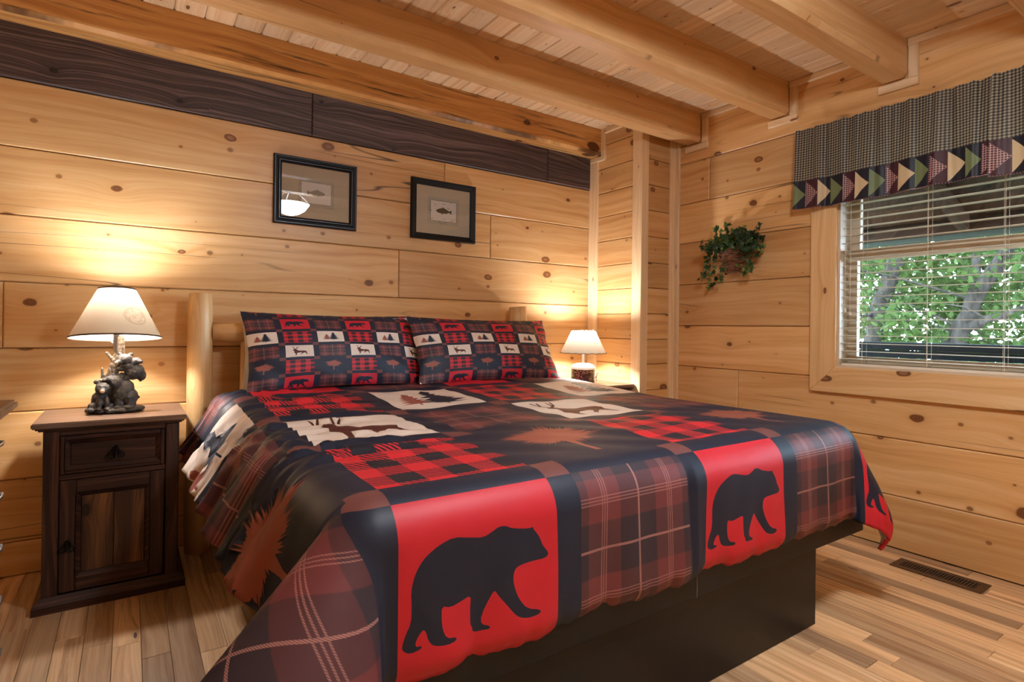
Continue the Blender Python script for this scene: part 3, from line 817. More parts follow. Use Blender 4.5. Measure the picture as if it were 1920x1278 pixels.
# ------------------------------------------------------------------ bed
bed = empty('bed', (1.47, 2.14, 0))
tag(bed, 'king bed on black platform base with peeled log headboard', 'bed')
bo = Vector((1.47, 2.14, 0))
def bedbox(name, lo, hi, mat, c=0.0, seg=1):
    return box(name, Vector(lo)-bo, Vector(hi)-bo, mat, bed, c, seg)
bedbox('platform_base', (0.56, 1.135, 0.0), (2.20, 3.05, 0.30), 'black_panel', 0.002)
dk = bedbox('platform_deck', (0.53, 1.115, 0.302), (2.535, 3.10, 0.41), 'black_panel', 0.003)
bedbox('deck_seam', (1.4575, 1.1140, 0.302), (1.4595, 1.1152, 0.40), 'seam')
bedbox('base_seam', (0.56, 1.1335, 0.2985), (2.20, 1.1352, 0.3015), 'seam')
bedbox('mattress', (0.53, 1.14, 0.412), (2.40, 3.09, 0.735), 'mattress', 0.07, 4)
def logpost(name, x, y, z0, z1, r, seed):
    r_ = random.Random(seed); bm = bmesh.new(); n = 14; seg = 20; rings = []
    ph = [r_.uniform(0, 6) for _ in range(4)]
    for i in range(n+1):
        t = i/n; z = z0+(z1-z0)*t; ring = []
        rr0 = r*(1.04-0.06*t+0.02*math.sin(t*9+ph[0]))
        if i in (0, n): rr0 *= 0.93
        for k in range(seg):
            a = 2*PI*k/seg; rr = rr0*(1+0.02*math.sin(3*a+ph[1]+t*2)+0.015*math.sin(5*a+ph[2]))
            zz = z + (0.0 if i not in (n,) else 0.004*math.cos(a+ph[3]))
            ring.append(bm.verts.new((zz-(z0+z1)/2, rr*math.cos(a), rr*math.sin(a))))
        rings.append(ring)
    # ends pulled in for a softened rim
    for i in range(n):
        for k in range(seg):
            f = bm.faces.new((rings[i][k], rings[i+1][k], rings[i+1][(k+1) % seg], rings[i][(k+1) % seg])); f.smooth = True
    bm.faces.new(rings[0]); bm.faces.new(rings[-1][::-1])
    bmesh.ops.recalc_face_normals(bm, faces=bm.faces[:])
    o = from_bm(name, bm, 'log', bed)
    o.matrix_local = tri_axes((0, 0, 1), (1, 0, 0), (0, 1, 0), (x-bo.x, y-bo.y, (z0+z1)/2))
    return o
logpost('headboard_post', 0.294, 3.19, 0.0, 1.275, 0.056, 1)
logpost('headboard_post', 2.215, 3.19, 0.0, 1.268, 0.064, 2)
for zz, rr in ((1.085, 0.050), (0.55, 0.05)):
    o = logpost('headboard_rail', 0, 0, 0, 1.82, rr, 5)
    o.matrix_local = tri_axes((1, 0, 0), (0, 1, 0), (0, 0, 1), (1.2545-bo.x, 3.19-bo.y, zz))
for k in range(7):
    logpost('headboard_spindle', 0.50+k*0.25, 3.19, 0.60, 1.06, 0.024, 30+k)

# ------------------------------------------------------------------ duvet
def pchip(x, xk, yk):
    """monotone cubic through knots; yk entries may be arrays"""
    xk = np.asarray(xk, float); Y = [np.broadcast_to(np.asarray(q, float), x.shape) for q in yk]
    out = np.array(Y[0], float)
    dl = [(Y[i+1]-Y[i])/(xk[i+1]-xk[i]) for i in range(len(xk)-1)]
    m = [dl[0]]+[np.where(dl[i-1]*dl[i] > 0, 2*dl[i-1]*dl[i]/np.where(np.abs(dl[i-1]+dl[i]) < 1e-9, 1, dl[i-1]+dl[i]), 0) for i in range(1, len(dl))]+[dl[-1]]
    for i in range(len(dl)):
        h = xk[i+1]-xk[i]; t = np.clip((x-xk[i])/h, 0, 1)
        val = (2*t**3-3*t**2+1)*Y[i]+(t**3-2*t**2+t)*h*m[i]+(-2*t**3+3*t**2)*Y[i+1]+(t**3-t**2)*h*m[i+1]
        out = np.where(x >= xk[i], val, out)
    return out
def duvet_surface(u, v, seed=0):
    xL, xR, vF, zt = 0.440, 2.40, 1.205, 0.757
    a = np.maximum(0, xL-u); a2 = np.maximum(0, u-xR); b = np.maximum(0, vF-v)
    bx = np.clip(u, xL, xR); by_ = np.maximum(v, vF)
    left = u < (xL+xR)/2
    au = np.where(left, a, a2)
    s = np.hypot(au, b)
    ph = np.arctan2(b, np.maximum(au, 1e-9)); ph = np.where((au <= 0) & (b > 0), PI/2, ph)
    f = ph/(PI/2)
    D = math.radians
    wav = np.sin(v*17.0+0.5)*0.6+np.sin(v*29.0+1.3)*0.4
    aL = D(30)+wav*D(6)*sm(a, 0.06, 0.35)
    aL = aL+(D(17)-aL)*sm(v, 1.58, 1.25)
    aR = D(9)+D(3)*np.sin(v*14)
    aF = D(2)+D(2)*np.sin(u*11.0)*0.6+D(2)*np.sin(u*23.0+1)*0.4
    kn = [0, 0.18, 0.38, 0.5, 0.62, 0.75, 0.87, 1.0]
    al_l = pchip(f, kn, [aL, D(22), D(41), D(48), D(45), D(32), D(9), aF])
    th_l = pchip(f, kn, [0.0, D(1), D(4), D(14), D(30), D(56), D(80), D(90)])
    al_r = pchip(f, kn, [aR, D(13), D(20), D(24), D(22), D(16), D(8), aF])
    th_r = pchip(f, kn, [0.0, D(14), D(38), D(54), D(66), D(76), D(83), D(90)])
    al = np.where(left, al_l, al_r); th = np.where(left, th_l, th_r)
    al = np.where(b <= 0, np.where(left, aL, aR), al); th = np.where(b <= 0, 0.0, th)
    hx = np.where(left, -np.cos(th), np.cos(th)); hy = -np.sin(th)
    rho = np.where(left, 0.12*(1-f)+0.10*f, 0.13*(1-f)+0.11*f)
    be = PI/2-al
    arc = rho*be
    sa = np.minimum(s, arc)
    O = rho*np.sin(sa/rho); Dn = rho*(1-np.cos(sa/rho))
    rest = np.maximum(0, s-arc)
    O = O+rest*np.cos(be); Dn = Dn+rest*np.sin(be)
    curl = np.where(f > 0.9, np.maximum(0, s-0.40)*sm(f, 0.9, 1.0), 0)
    O = O-curl*curl*9
    O = O-np.where(left, 0, np.maximum(0, s-0.42)**2*2.4*sm(f, 0, .3))
    x = bx+hx*O; y = by_+hy*O; z = zt-Dn
    z = z+0.008*np.sin(np.clip((u-0.5)/1.95, 0, 1)*PI)*sm(v, 1.1, 1.5)+0.038*sm(v, 2.0, 2.95)
    return np.stack([x, y, z], -1)
def duvet_points(uv2):
    u, v = uv2[:, 0], uv2[:, 1]
    e = 1e-3
    P = duvet_surface(u, v)
    n = np.cross(duvet_surface(u+e, v)-duvet_surface(u-e, v), duvet_surface(u, v+e)-duvet_surface(u, v-e))
    n /= np.maximum(1e-12, np.linalg.norm(n, axis=1))[:, None]
    envL = sm(u, 1.0, 0.55)*sm(v, 1.35, 1.7)
    warp = 0.06*np.sin(u*6+1)+0.03*np.sin(v*8)+0.02*np.sin(u*15+v*5)
    ridge = lambda t: 1-np.abs(np.sin(t))
    w = 1.35*envL*(0.010*ridge((v+warp)*26)+0.007*ridge((v-warp*0.7)*43+1)+0.004*np.sin((v+warp)*90))
    hang = sm(u, 0.50, 0.20)
    w += hang*(0.010*np.sin((v+0.12*u)*27)+0.006*np.sin((v-0.1*u)*47+2))*sm(v, 1.25, 1.6)
    # foot drop: shallow vertical folds
    ft = sm(v, 1.15, 0.80)
    w += ft*(0.004*np.sin(u*15+1)+0.003*np.sin(u*29+v*6)+0.002*np.sin(u*47-v*9))*sm(u, 0.4, 0.7)
    hem = sm(v, 0.86, 0.77)
    w += hem*(0.0018*np.sin(u*75)+0.0015*np.sin(u*121+1))*sm(u, 0.4, 0.7)
    # top: broad puffs and a few soft creases
    topm = sm(v, 1.1, 1.35)*sm(u, 0.6, 0.9)*sm(u, 2.4, 2.2)
    w += topm*(0.005*np.sin(u*7+v*3)*np.sin(v*6-u*2)+0.003*ridge(v*17+u*4+np.sin(u*5))+0.002*np.sin(u*26+v*31))
    # right corner and side
    rt = sm(u, 2.45, 2.7)
    w += rt*0.006*np.sin(v*24+u*6)*sm(v, 1.3, 1.6)
    return P+n*w[:, None]
v2, tri, mi, uvs = print_mesh(0.070, 2.83, 0.755, 3.02, 0.0145, 0.43, 1.19, 0.504, 0.515, 0.082, 0.082, 1, 1)
P3 = duvet_points(v2)
duvet = cloth_object('duvet', P3, tri, mi, uvs, FAB+['white_cloth'])
tag(duvet, 'red and black patchwork duvet with bears, deer and plaid spread over the bed', 'duvet')
sd = duvet.modifiers.new('thickness', 'SOLIDIFY')
sd.thickness = 0.016; sd.offset = -1; sd.material_offset = 20; sd.material_offset_rim = 0; sd.use_quality_normals = True

# ------------------------------------------------------------------ pillows
def pillow_points(s, t, Wd, Hg, T, side, seed):
    x = s*Wd/2*(1-0.045*np.cos(t*PI/2)); y = t*Hg/2*(1-0.06*np.cos(s*PI/2))
    th = T*np.power(np.clip((1-np.abs(s)**2.6)*(1-np.abs(t)**2.2), 0, 1), 0.62)
    edge = 1-np.clip(th/T, 0, 1)
    w = edge*0.006*np.sin(s*19+seed)*np.cos(t*11)+0.004*np.sin(s*7+t*5+seed)*np.clip(th/T, 0, 1)
    return np.stack([x, y, side*th+w], -1)
def sham(label, bl, br, lean, Wd, Hg, T, seed, cols0):
    root = empty('pillow_sham', ((bl[0]+br[0])/2, (bl[1]+br[1])/2, bl[2]))
    tag(root, label, 'pillow', 'patchwork pillow shams')
    pu, pv = Wd/5.55, Hg/5.25
    v2, tri, mi, uvs = print_mesh(-Wd/2, Wd/2, -Hg/2, Hg/2, 0.012, -Wd/2-0.02, -Hg/2-0.58*pv*0.5, pu, pv, 0.030, 0.016, 0, cols0, (0.8, 0.95))
    P = pillow_points(v2[:, 0]/(Wd/2), v2[:, 1]/(Hg/2), Wd, Hg, T, 1, seed)
    fr_ = cloth_object('printed_front', P, tri, mi, uvs, FAB, root)
    n1, n2 = 40, 24
    sg, tg = np.meshgrid(np.linspace(-1, 1, n1), np.linspace(-1, 1, n2))
    B = pillow_points(sg.ravel(), tg.ravel(), Wd, Hg, T, -0.35, seed)
    q = [(j*n1+i, (j+1)*n1+i, (j+1)*n1+i+1, j*n1+i+1) for j in range(n2-1) for i in range(n1-1)]
    me = bpy.data.meshes.new('back'); me.from_pydata([tuple(p) for p in B], [], q)
    bk = from_me('white_back', me, 'white_cloth', root, True)
    xa = (Vector(br)-Vector(bl)); roll = xa.normalized()
    zc_ = Vector((0, 0, 1))
    back = zc_.cross(roll).normalized()          # horizontal, away from camera side
    up = (back*math.cos(lean)+zc_*math.sin(lean)).normalized()
    nrm = roll.cross(up).normalized()
    mid = (Vector(bl)+Vector(br))/2+up*Hg/2-root.location
    for o in (fr_, bk): o.matrix_local = tri_axes(roll, up, nrm, mid)
    return root
sham('patchwork pillow sham nearest the bear lamp', (0.478, 2.925, 0.806), (1.412, 2.965, 0.798), math.radians(64), 0.955, 0.43, 0.075, 1, 0)
sham('patchwork pillow sham nearest the small jar lamp', (1.335, 2.885, 0.806), (2.375, 2.90, 0.793), math.radians(62), 1.02, 0.43, 0.075, 2, 0)
def white_pillow(label, ctr, rz, lean, Wd, Hg, T, seed):
    n1, n2 = 36, 24
    sg, tg = np.meshgrid(np.linspace(-1, 1, n1), np.linspace(-1, 1, n2))
    A = pillow_points(sg.ravel(), tg.ravel(), Wd, Hg, T, 1, seed); B = pillow_points(sg.ravel(), tg.ravel(), Wd, Hg, T, -1, seed)
    q = [(j*n1+i, j*n1+i+1, (j+1)*n1+i+1, (j+1)*n1+i) for j in range(n2-1) for i in range(n1-1)]
    q2 = [tuple(n1*n2+k for k in f[::-1]) for f in q]
    me = bpy.data.meshes.new('pillow'); me.from_pydata([tuple(p) for p in A]+[tuple(p) for p in B], [], q+q2)
    o = from_me('pillow', me, 'white_cloth', None, True)
    c, s = math.cos(rz), math.sin(rz)
    X = Vector((c, s, 0)); back = Vector((-s, c, 0)); up = back*math.cos(lean)+Vector((0, 0, 1))*math.sin(lean)
    o.matrix_world = tri_axes(X, up, X.cross(up), ctr)
    tag(o, label, 'pillow', 'white sleeping pillows')
white_pillow('white sleeping pillow behind the patchwork sham by the bear lamp', (0.925, 3.104, 0.985), 0.0, math.radians(84), 0.92, 0.38, 0.028, 3)
white_pillow('white sleeping pillow behind the patchwork sham by the jar lamp', (1.86, 3.104, 0.98), 0.0, math.radians(84), 0.88, 0.37, 0.028, 4)

# ------------------------------------------------------------------ nightstands
def nightstand(name, label, x0, x1):
    """front faces -y; x0..x1 is the body width at the plinth"""
    xc, w = (x0+x1)/2, (x1-x0)
    root = empty(name, (xc, 3.01, 0)); tag(root, label, 'nightstand', 'dark rustic nightstands')
    yf, yb = 2.815-3.01, 3.205-3.01
    hw = w/2-0.028
    # carcass: four corner posts and side, back, bottom panels
    for sx in (-1, 1):
        xa, xb = sorted((sx*hw, sx*(hw-0.05)))
        plank_local(root, 'corner_post', 'zy', (xa, yf, 0.04), (xb, yf+0.045, 0.703), 'rustic', 0.004)
        xa, xb = sorted((sx*hw, sx*(hw-0.022)))
        plank_local(root, 'side_panel', 'zy', (xa if sx < 0 else xa, yf+0.045, 0.04), (xb, yb, 0.703), 'rustic', 0.002)
    plank_local(root, 'back_panel', 'zx', (-hw+0.023, yb-0.02, 0.04), (hw-0.023, yb, 0.70), 'rustic')
    i0, i1 = -hw+0.051, hw-0.051
    plank_local(root, 'rail', 'xz', (i0, yf+0.004, 0.680), (i1, yf+0.04, 0.703), 'rustic', 0.002)
    plank_local(root, 'rail', 'xz', (i0, yf+0.004, 0.506), (i1, yf+0.04, 0.528), 'rustic', 0.002)
    # table top
    top = box('top', (-w/2-0.006, yf-0.028, 0.716), (w/2-0.002, yb+0.01, 0.738), 'rustic_top', root, 0.004, 2)
    bm = bmesh.new()
    for dz, d in ((0.703, 0.008), (0.7095, 0.0)):
        bm_box(bm, (-w/2+0.006+d, yf-0.016+d, dz), (w/2-0.012-d, yb+0.004, dz+0.0062))
    from_bm('top_moulding', bm, 'rustic', root)
    # plinth with sloped shoulder
    bm = bmesh.new()
    a = [(-w/2, yf-0.018), (w/2, yf-0.018), (w/2, yb), (-w/2, yb)]; b = [(-hw-0.002, yf-0.002), (hw+0.002, yf-0.002), (hw+0.002, yb), (-hw-0.002, yb)]
    r0 = [bm.verts.new((x, y, 0.0)) for x, y in a]; r1 = [bm.verts.new((x, y, 0.028)) for x, y in a]; r2 = [bm.verts.new((x, y, 0.06)) for x, y in b]
    for ra, rb in ((r0, r1), (r1, r2)):
        for k in range(4): bm.faces.new((ra[k], ra[(k+1) % 4], rb[(k+1) % 4], rb[k]))
    bm.faces.new(r0[::-1]); bm.faces.new(r2)
    from_bm('plinth', bm, 'rustic', root)
    # drawer
    def framed(nm, z0, z1, xa, xb, fw, panel_mat, boards):
        d = empty_part(nm, root)
        y0, y1 = yf-0.004, yf+0.02
        plank_local(d, 'stile', 'zx', (xa, y0, z0), (xa+fw, y1, z1), 'rustic', 0.003)
        plank_local(d, 'stile', 'zx', (xb-fw, y0, z0), (xb, y1, z1), 'rustic', 0.003)
        plank_local(d, 'rail', 'xz', (xa+fw, y0, z0), (xb-fw, y1, z0+fw), 'rustic', 0.003)
        plank_local(d, 'rail', 'xz', (xa+fw, y0, z1-fw), (xb-fw, y1, z1), 'rustic', 0.003)
        # inner bevel moulding
        bm = bmesh.new(); m_ = 0.016
        o_ = [(xa+fw, z0+fw), (xb-fw, z0+fw), (xb-fw, z1-fw), (xa+fw, z1-fw)]; i_ = [(xa+fw+m_, z0+fw+m_), (xb-fw-m_, z0+fw+m_), (xb-fw-m_, z1-fw-m_), (xa+fw+m_, z1-fw-m_)]
        ov = [bm.verts.new((x, y0-0.006, z)) for x, z in o_]; iv = [bm.verts.new((x, y0+0.010, z)) for x, z in i_]; bv = [bm.verts.new((x, y0+0.012, z)) for x, z in o_]
        for k in range(4):
            bm.faces.new((ov[k], ov[(k+1) % 4], iv[(k+1) % 4], iv[k])); bm.faces.new((bv[k], ov[k], ov[(k+1) % 4], bv[(k+1) % 4]))
        bmesh.ops.recalc_face_normals(bm, faces=bm.faces[:])
        from_bm('moulding', bm, 'rustic', d)
        px0, px1, pz0, pz1 = xa+fw+m_, xb-fw-m_, z0+fw+m_, z1-fw-m_
        for k in range(boards):
            a_, b_ = px0+(px1-px0)*k/boards, px0+(px1-px0)*(k+1)/boards
            plank_local(d, 'panel', 'zx' if boards > 1 else 'xz', (a_+0.0006, y0+0.007, pz0), (b_-0.0006, y0+0.018, pz1), panel_mat, 0.002)
        return d
    dr = framed('drawer', 0.530, 0.679, i0+0.002, i1-0.002, 0.016, 'rustic', 1)
    dd = framed('door', 0.066, 0.504, i0+0.002, i1-0.002, 0.052, 'rustic_panel', 2)
    def pull(parent, cx, cz, s):
        bm = bmesh.new(); yy = yf-0.012
        for (dx, dz, r) in ((-0.016, -0.012, 0.012), (0.016, -0.012, 0.012), (0.0, 0.012, 0.010)):
            tube(bm, [(cx+s*(dx+r*math.cos(a)), yy, cz+s*(dz+r*math.sin(a))) for a in [2*PI*k/14 for k in range(15)]], 0.0032, 6)
        tube(bm, [(cx, yy-0.004, cz+s*0.028), (cx, yy-0.008, cz), (cx, yy-0.004, cz-s*0.02)], [0.004, 0.006, 0.004], 8)
        tube(bm, [(cx, yy+0.012, cz), (cx, yy-0.006, cz)], 0.007, 10)
        from_bm('pull', bm, 'iron', parent)
    pull(dr, 0.005, 0.602, 1.0)
    pull(dd, i0+0.03, 0.25, 0.9)
    return root
def empty_part(name, parent):
    o = bpy.data.objects.new(name, None); o.empty_display_size = 0.05
    return link(o, parent)
LOCAX = {'zy': ((0, 0, 1), (0, 1, 0), (-1, 0, 0)), 'zx': ((0, 0, 1), (1, 0, 0), (0, 1, 0)), 'xz': ((1, 0, 0), (0, 0, 1), (0, -1, 0)), 'xy': ((1, 0, 0), (0, 1, 0), (0, 0, 1)), 'yz': ((0, 1, 0), (0, 0, 1), (1, 0, 0)), 'yx': ((0, 1, 0), (-1, 0, 0), (0, 0, 1))}
def plank_local(parent, name, ax, lo, hi, mat, c=0.002):
    """box given in parent space with its grain along the first axis letter"""
    lo, hi = Vector([min(a, b) for a, b in zip(lo, hi)]), Vector([max(a, b) for a, b in zip(lo, hi)])
    X, Y, Z = (Vector(v) for v in LOCAX[ax])
    d = hi-lo; ctr = (lo+hi)/2
    ext = [abs(d.dot(v)) for v in (X, Y, Z)]
    bm = bmesh.new(); bm_box(bm, [-e/2 for e in ext], [e/2 for e in ext])
    if c: bmesh.ops.bevel(bm, geom=bm.edges[:], offset=min(c, min(ext)*0.3), segments=1, affect='EDGES')
    o = from_bm(name, bm, mat, parent); o.matrix_local = tri_axes(X, Y, Z, ctr)
    return o
nightstand('nightstand', 'dark rustic wooden nightstand under the bear lamp', -0.298, 0.213)
nightstand('nightstand', 'dark wooden nightstand behind the bed under the jar lamp', 2.565, 2.945)

# ------------------------------------------------------------------ bear lamp
def shade_mesh(bm, r0, z0, r1, z1, seg=48, flutes=0, amp=0.0):
    rings = []
    for t in np.linspace(0, 1, 9):
        r = r0+(r1-r0)*t; z = z0+(z1-z0)*t
        rings.append([bm.verts.new(((r*(1+amp*math.cos(flutes*2*PI*k/seg)))*math.cos(2*PI*k/seg), (r*(1+amp*math.cos(flutes*2*PI*k/seg)))*math.sin(2*PI*k/seg), z)) for k in range(seg)])
    for i in range(8):
        for k in range(seg):
            bm.faces.new((rings[i][k], rings[i][(k+1) % seg], rings[i+1][(k+1) % seg], rings[i+1][k])).smooth = True
def ring_mesh(bm, r, z, h, seg=48, t=0.002, slope=0.0):
    lathe(bm, [(r, z), (r+t, z), (r+t-slope, z+h), (r-slope, z+h), (r, z)], seg)
def bear_lamp():
    root = empty('table_lamp', (-0.044, 3.005, 0.7385))
    tag(root, 'table lamp with carved climbing black bears and wide parchment shade', 'lamp')
    r_ = random.Random(4)
    base = [((0.098*math.cos(a)*0.86, 0.062*math.sin(a)*0.86, 0.012), (0.026, 0.024, 0.012+0.004*r_.random())) for a in [2*PI*k/14 for k in range(14)]]
    base += [((0, 0, 0.011), (0.085, 0.052, 0.012)), ((0.04, 0, 0.02), (0.045, 0.04, 0.014))]
    b = blob('rock_base', base, 'resin', root, 0.0035)
    # clip below table
    for v in b.data.vertices: v.co.z = max(v.co.z, 0.0)
    trunk = [((0.012-0.026*math.sin(min(t*1.3, 1)*PI), 0.004, 0.02+0.30*t), (0.027-0.008*t, 0.024-0.007*t, 0.024)) for t in np.linspace(0, 1, 16)]
    trunk += [((-0.045-0.004*t, 0.0, 0.125+0.06*t), (0.010-0.004*t, 0.009-0.003*t, 0.012)) for t in np.linspace(0, 1, 6)]
    trunk += [((-0.02-0.025*t, 0.004, 0.115+0.016*t), 0.012) for t in np.linspace(0, 1, 4)]
    trunk += [((-0.060+0.004*t, 0.0, 0.138+0.004*t), (0.008, 0.005, 0.004)) for t in (0, 1)]
    trunk += [((-0.004-0.030*t, 0.004, 0.215+0.042*t), 0.010-0.003*t) for t in np.linspace(0, 1, 5)]
    blob('tree_trunk', trunk, 'barkresin', root, 0.0035)
    # sitting cub, front left, facing the room
    c1 = [((-0.054, -0.022, 0.052), (0.028, 0.026, 0.036)), ((-0.045, -0.034, 0.094), (0.026, 0.023, 0.024)), ((-0.046, -0.054, 0.087), (0.012, 0.012, 0.010)),
          ((-0.066, -0.028, 0.118), (0.009, 0.005, 0.009)), ((-0.028, -0.028, 0.116), (0.008, 0.005, 0.008)),
          ((-0.075, -0.035, 0.030), (0.016, 0.020, 0.016)), ((-0.080, -0.052, 0.019), (0.012, 0.014, 0.008)), ((-0.055, -0.048, 0.040), (0.010, 0.010, 0.024)), ((-0.055, -0.055, 0.020), (0.011, 0.012, 0.007)),
          ((-0.033, -0.046, 0.042), (0.010, 0.010, 0.026)), ((-0.030, -0.054, 0.020), (0.012, 0.013, 0.007)), ((-0.022, -0.030, 0.028), (0.015, 0.018, 0.014))]
    grow = lambda L, c, k: [((c[0]+(p[0][0]-c[0])*k, c[1]+(p[0][1]-c[1])*k, c[2]+(p[0][2]-c[2])*k), (tuple(q*k for q in p[1]) if isinstance(p[1], tuple) else p[1]*k))+tuple(p[2:]) for p in L]
    c1 = grow(c1, (-0.05, -0.03, 0.012), 1.16)
    bear1 = blob('bear_figure', c1, 'resin', root, 0.0026); bear1['label'] = 'sitting cub looking at the room'
    blob('muzzle', [((-0.0455, -0.0705, 0.0985), (0.0105, 0.007, 0.0085))], 'muzzle', bear1, 0.002)
    # climbing bear seen from behind
    c2 = [((0.028, -0.028, 0.082), (0.034, 0.028, 0.050), (0, 0.45, 0)), ((0.045, -0.026, 0.062), (0.034, 0.030, 0.036)), ((0.006, -0.030, 0.118), (0.026, 0.024, 0.030)), ((-0.016, -0.026, 0.132), (0.020, 0.018, 0.016)), ((-0.034, -0.030, 0.130), (0.012, 0.011, 0.009)),
          ((-0.006, -0.024, 0.150), (0.007, 0.005, 0.007)), ((0.052, -0.036, 0.036), (0.020, 0.018, 0.026)), ((0.042, -0.048, 0.022), (0.024, 0.013, 0.010)), ((0.014, -0.036, 0.040), (0.016, 0.016, 0.026)), ((0.010, -0.046, 0.022), (0.017, 0.012, 0.009)),
          ((0.076, -0.024, 0.058), (0.008, 0.008, 0.006)), ((0.022, -0.018, 0.142), (0.014, 0.012, 0.018))]
    c2 = grow(c2, (0.03, -0.03, 0.012), 1.10)
    bear2 = blob('bear_figure', c2, 'resin', root, 0.0028); bear2['label'] = 'standing bear climbing the trunk with its back turned'
    blob('muzzle', [((-0.0525, -0.0315, 0.1435), (0.007, 0.0085, 0.0065))], 'muzzle', bear2, 0.002)
    # cub hanging on the upper trunk
    c3 = [((0.062, -0.016, 0.172), (0.036, 0.028, 0.030), (0, -0.5, 0)), ((0.030, -0.026, 0.222), (0.027, 0.024, 0.022)), ((0.012, -0.040, 0.212), (0.013, 0.012, 0.010)), ((0.050, -0.020, 0.240), (0.009, 0.006, 0.008)), ((0.016, -0.018, 0.243), (0.008, 0.006, 0.007)),
          ((0.060, -0.024, 0.212), (0.024, 0.016, 0.015), (0, -0.4, 0)), ((0.078, -0.030, 0.212), (0.012, 0.011, 0.009)), ((0.040, -0.030, 0.196), (0.022, 0.012, 0.014)), ((0.022, -0.024, 0.185), (0.018, 0.012, 0.010)),
          ((0.040, -0.024, 0.152), (0.018, 0.013, 0.013), (0, -0.7, 0)), ((0.022, -0.024, 0.142), (0.012, 0.010, 0.008)), ((0.084, -0.014, 0.158), (0.018, 0.020, 0.022)), ((0.082, -0.012, 0.140), (0.006, 0.006, 0.008))]
    c3 = grow(c3, (0.03, -0.02, 0.165), 1.14)
    bear3 = blob('bear_figure', c3, 'resin', root, 0.0026); bear3['label'] = 'cub clinging to the upper trunk below the shade'
    blob('muzzle', [((0.002, -0.050, 0.2165), (0.0095, 0.0075, 0.008))], 'muzzle', bear3, 0.002)
    bm = bmesh.new(); lathe(bm, [(0.012, 0.265), (0.012, 0.38), (0.017, 0.382), (0.017, 0.426), (0.010, 0.427)], 20, cap1=True); from_bm('socket', bm, 'chrome', root)
    bm = bmesh.new(); lathe(bm, [(0.012, 0.428), (0.022, 0.450), (0.029, 0.478), (0.023, 0.505), (0.008, 0.516), (0.001, 0.517)], 20); from_bm('bulb', bm, 'bulb', root)
    bm = bmesh.new()
    for a in (0, PI):
        tube(bm, [(0.014*math.cos(a), 0.014*math.sin(a), 0.30), (0.05*math.cos(a), 0.05*math.sin(a), 0.36), (0.05*math.cos(a), 0.05*math.sin(a), 0.46), (0.01*math.cos(a), 0.01*math.sin(a), 0.528)], 0.0016, 6)
    tube(bm, [(-0.068, 0, 0.532), (0.068, 0, 0.532)], 0.0016, 6); tube(bm, [(0, -0.068, 0.532), (0, 0.068, 0.532)], 0.0016, 6)
    from_bm('harp', bm, 'chrome', root)
    bm = bmesh.new(); shade_mesh(bm, 0.168, 0.322, 0.069, 0.536); sh = from_bm('shade', bm, 'shade', root)
    piv = Matrix.Translation((0, 0, 0.43)); sh.matrix_local = piv @ Matrix.Rotation(math.radians(-6.5), 4, 'X') @ piv.inverted()
    bm = bmesh.new(); ring_mesh(bm, 0.1685, 0.3205, 0.007, 48, 0.0015, 0.0032); from_bm('binding', bm, 'shade_trim', sh)
    bm = bmesh.new(); ring_mesh(bm, 0.0705, 0.5320, 0.006, 48, 0.0015, 0.0028); from_bm('binding', bm, 'shade_trim', sh)
bear_lamp()

def jar_lamp():
    root = empty('table_lamp', (2.655, 3.01, 0.7385))
    tag(root, 'small lamp with cream shade on a jar of pine cones', 'lamp')
    bm = bmesh.new(); lathe(bm, [(0.060, 0.0), (0.078, 0.004), (0.084, 0.015), (0.084, 0.095), (0.082, 0.105)], 32, cap0=True); jar = from_bm('jar', bm, 'cones', root)
    bm = bmesh.new(); lathe(bm, [(0.083, 0.100), (0.083, 0.112), (0.070, 0.132), (0.045, 0.140), (0.012, 0.141)], 32); from_bm('frosted_lid', bm, 'snow', root)
    blob('deer_ornament', [((0.05, -0.072, 0.05), (0.018, 0.008, 0.012)), ((0.064, -0.072, 0.066), (0.006, 0.005, 0.014)), ((0.070, -0.073, 0.078), (0.010, 0.005, 0.006)), ((0.038, -0.072, 0.028), (0.004, 0.004, 0.02)), ((0.060, -0.072, 0.028), (0.004, 0.004, 0.02))], 'paper', root, 0.0025)
    bm = bmesh.new(); lathe(bm, [(0.010, 0.140), (0.010, 0.245), (0.015, 0.247), (0.015, 0.286), (0.009, 0.287)], 20, cap1=True); from_bm('socket', bm, 'chrome', root)
    bm = bmesh.new(); lathe(bm, [(0.010, 0.288), (0.020, 0.306), (0.025, 0.328), (0.020, 0.348), (0.001, 0.358)], 20); from_bm('bulb', bm, 'bulb_small', root)
    bm = bmesh.new(); shade_mesh(bm, 0.160, 0.212, 0.082, 0.374, 64, 16, 0.006); sh = from_bm('shade', bm, 'shade_small', root)
    for rr, zz in ((0.161, 0.212), (0.083, 0.372)):
        bm = bmesh.new()
        tube(bm, [((rr+0.002*math.cos(24*a))*math.cos(a), (rr+0.002*math.cos(24*a))*math.sin(a), zz+0.004*abs(math.sin(9*a))) for a in [2*PI*k/72 for k in range(73)]], 0.0022, 5, cap=False)
        from_bm('laced_edge', bm, 'lace', sh)
    bm = bmesh.new(); tube(bm, [(-0.08, 0, 0.370), (0.08, 0, 0.370)], 0.0015, 6); tube(bm, [(0.0, 0, 0.358), (0.0, 0, 0.370)], 0.0015, 6); from_bm('shade_wire', bm, 'chrome', sh)
jar_lamp()

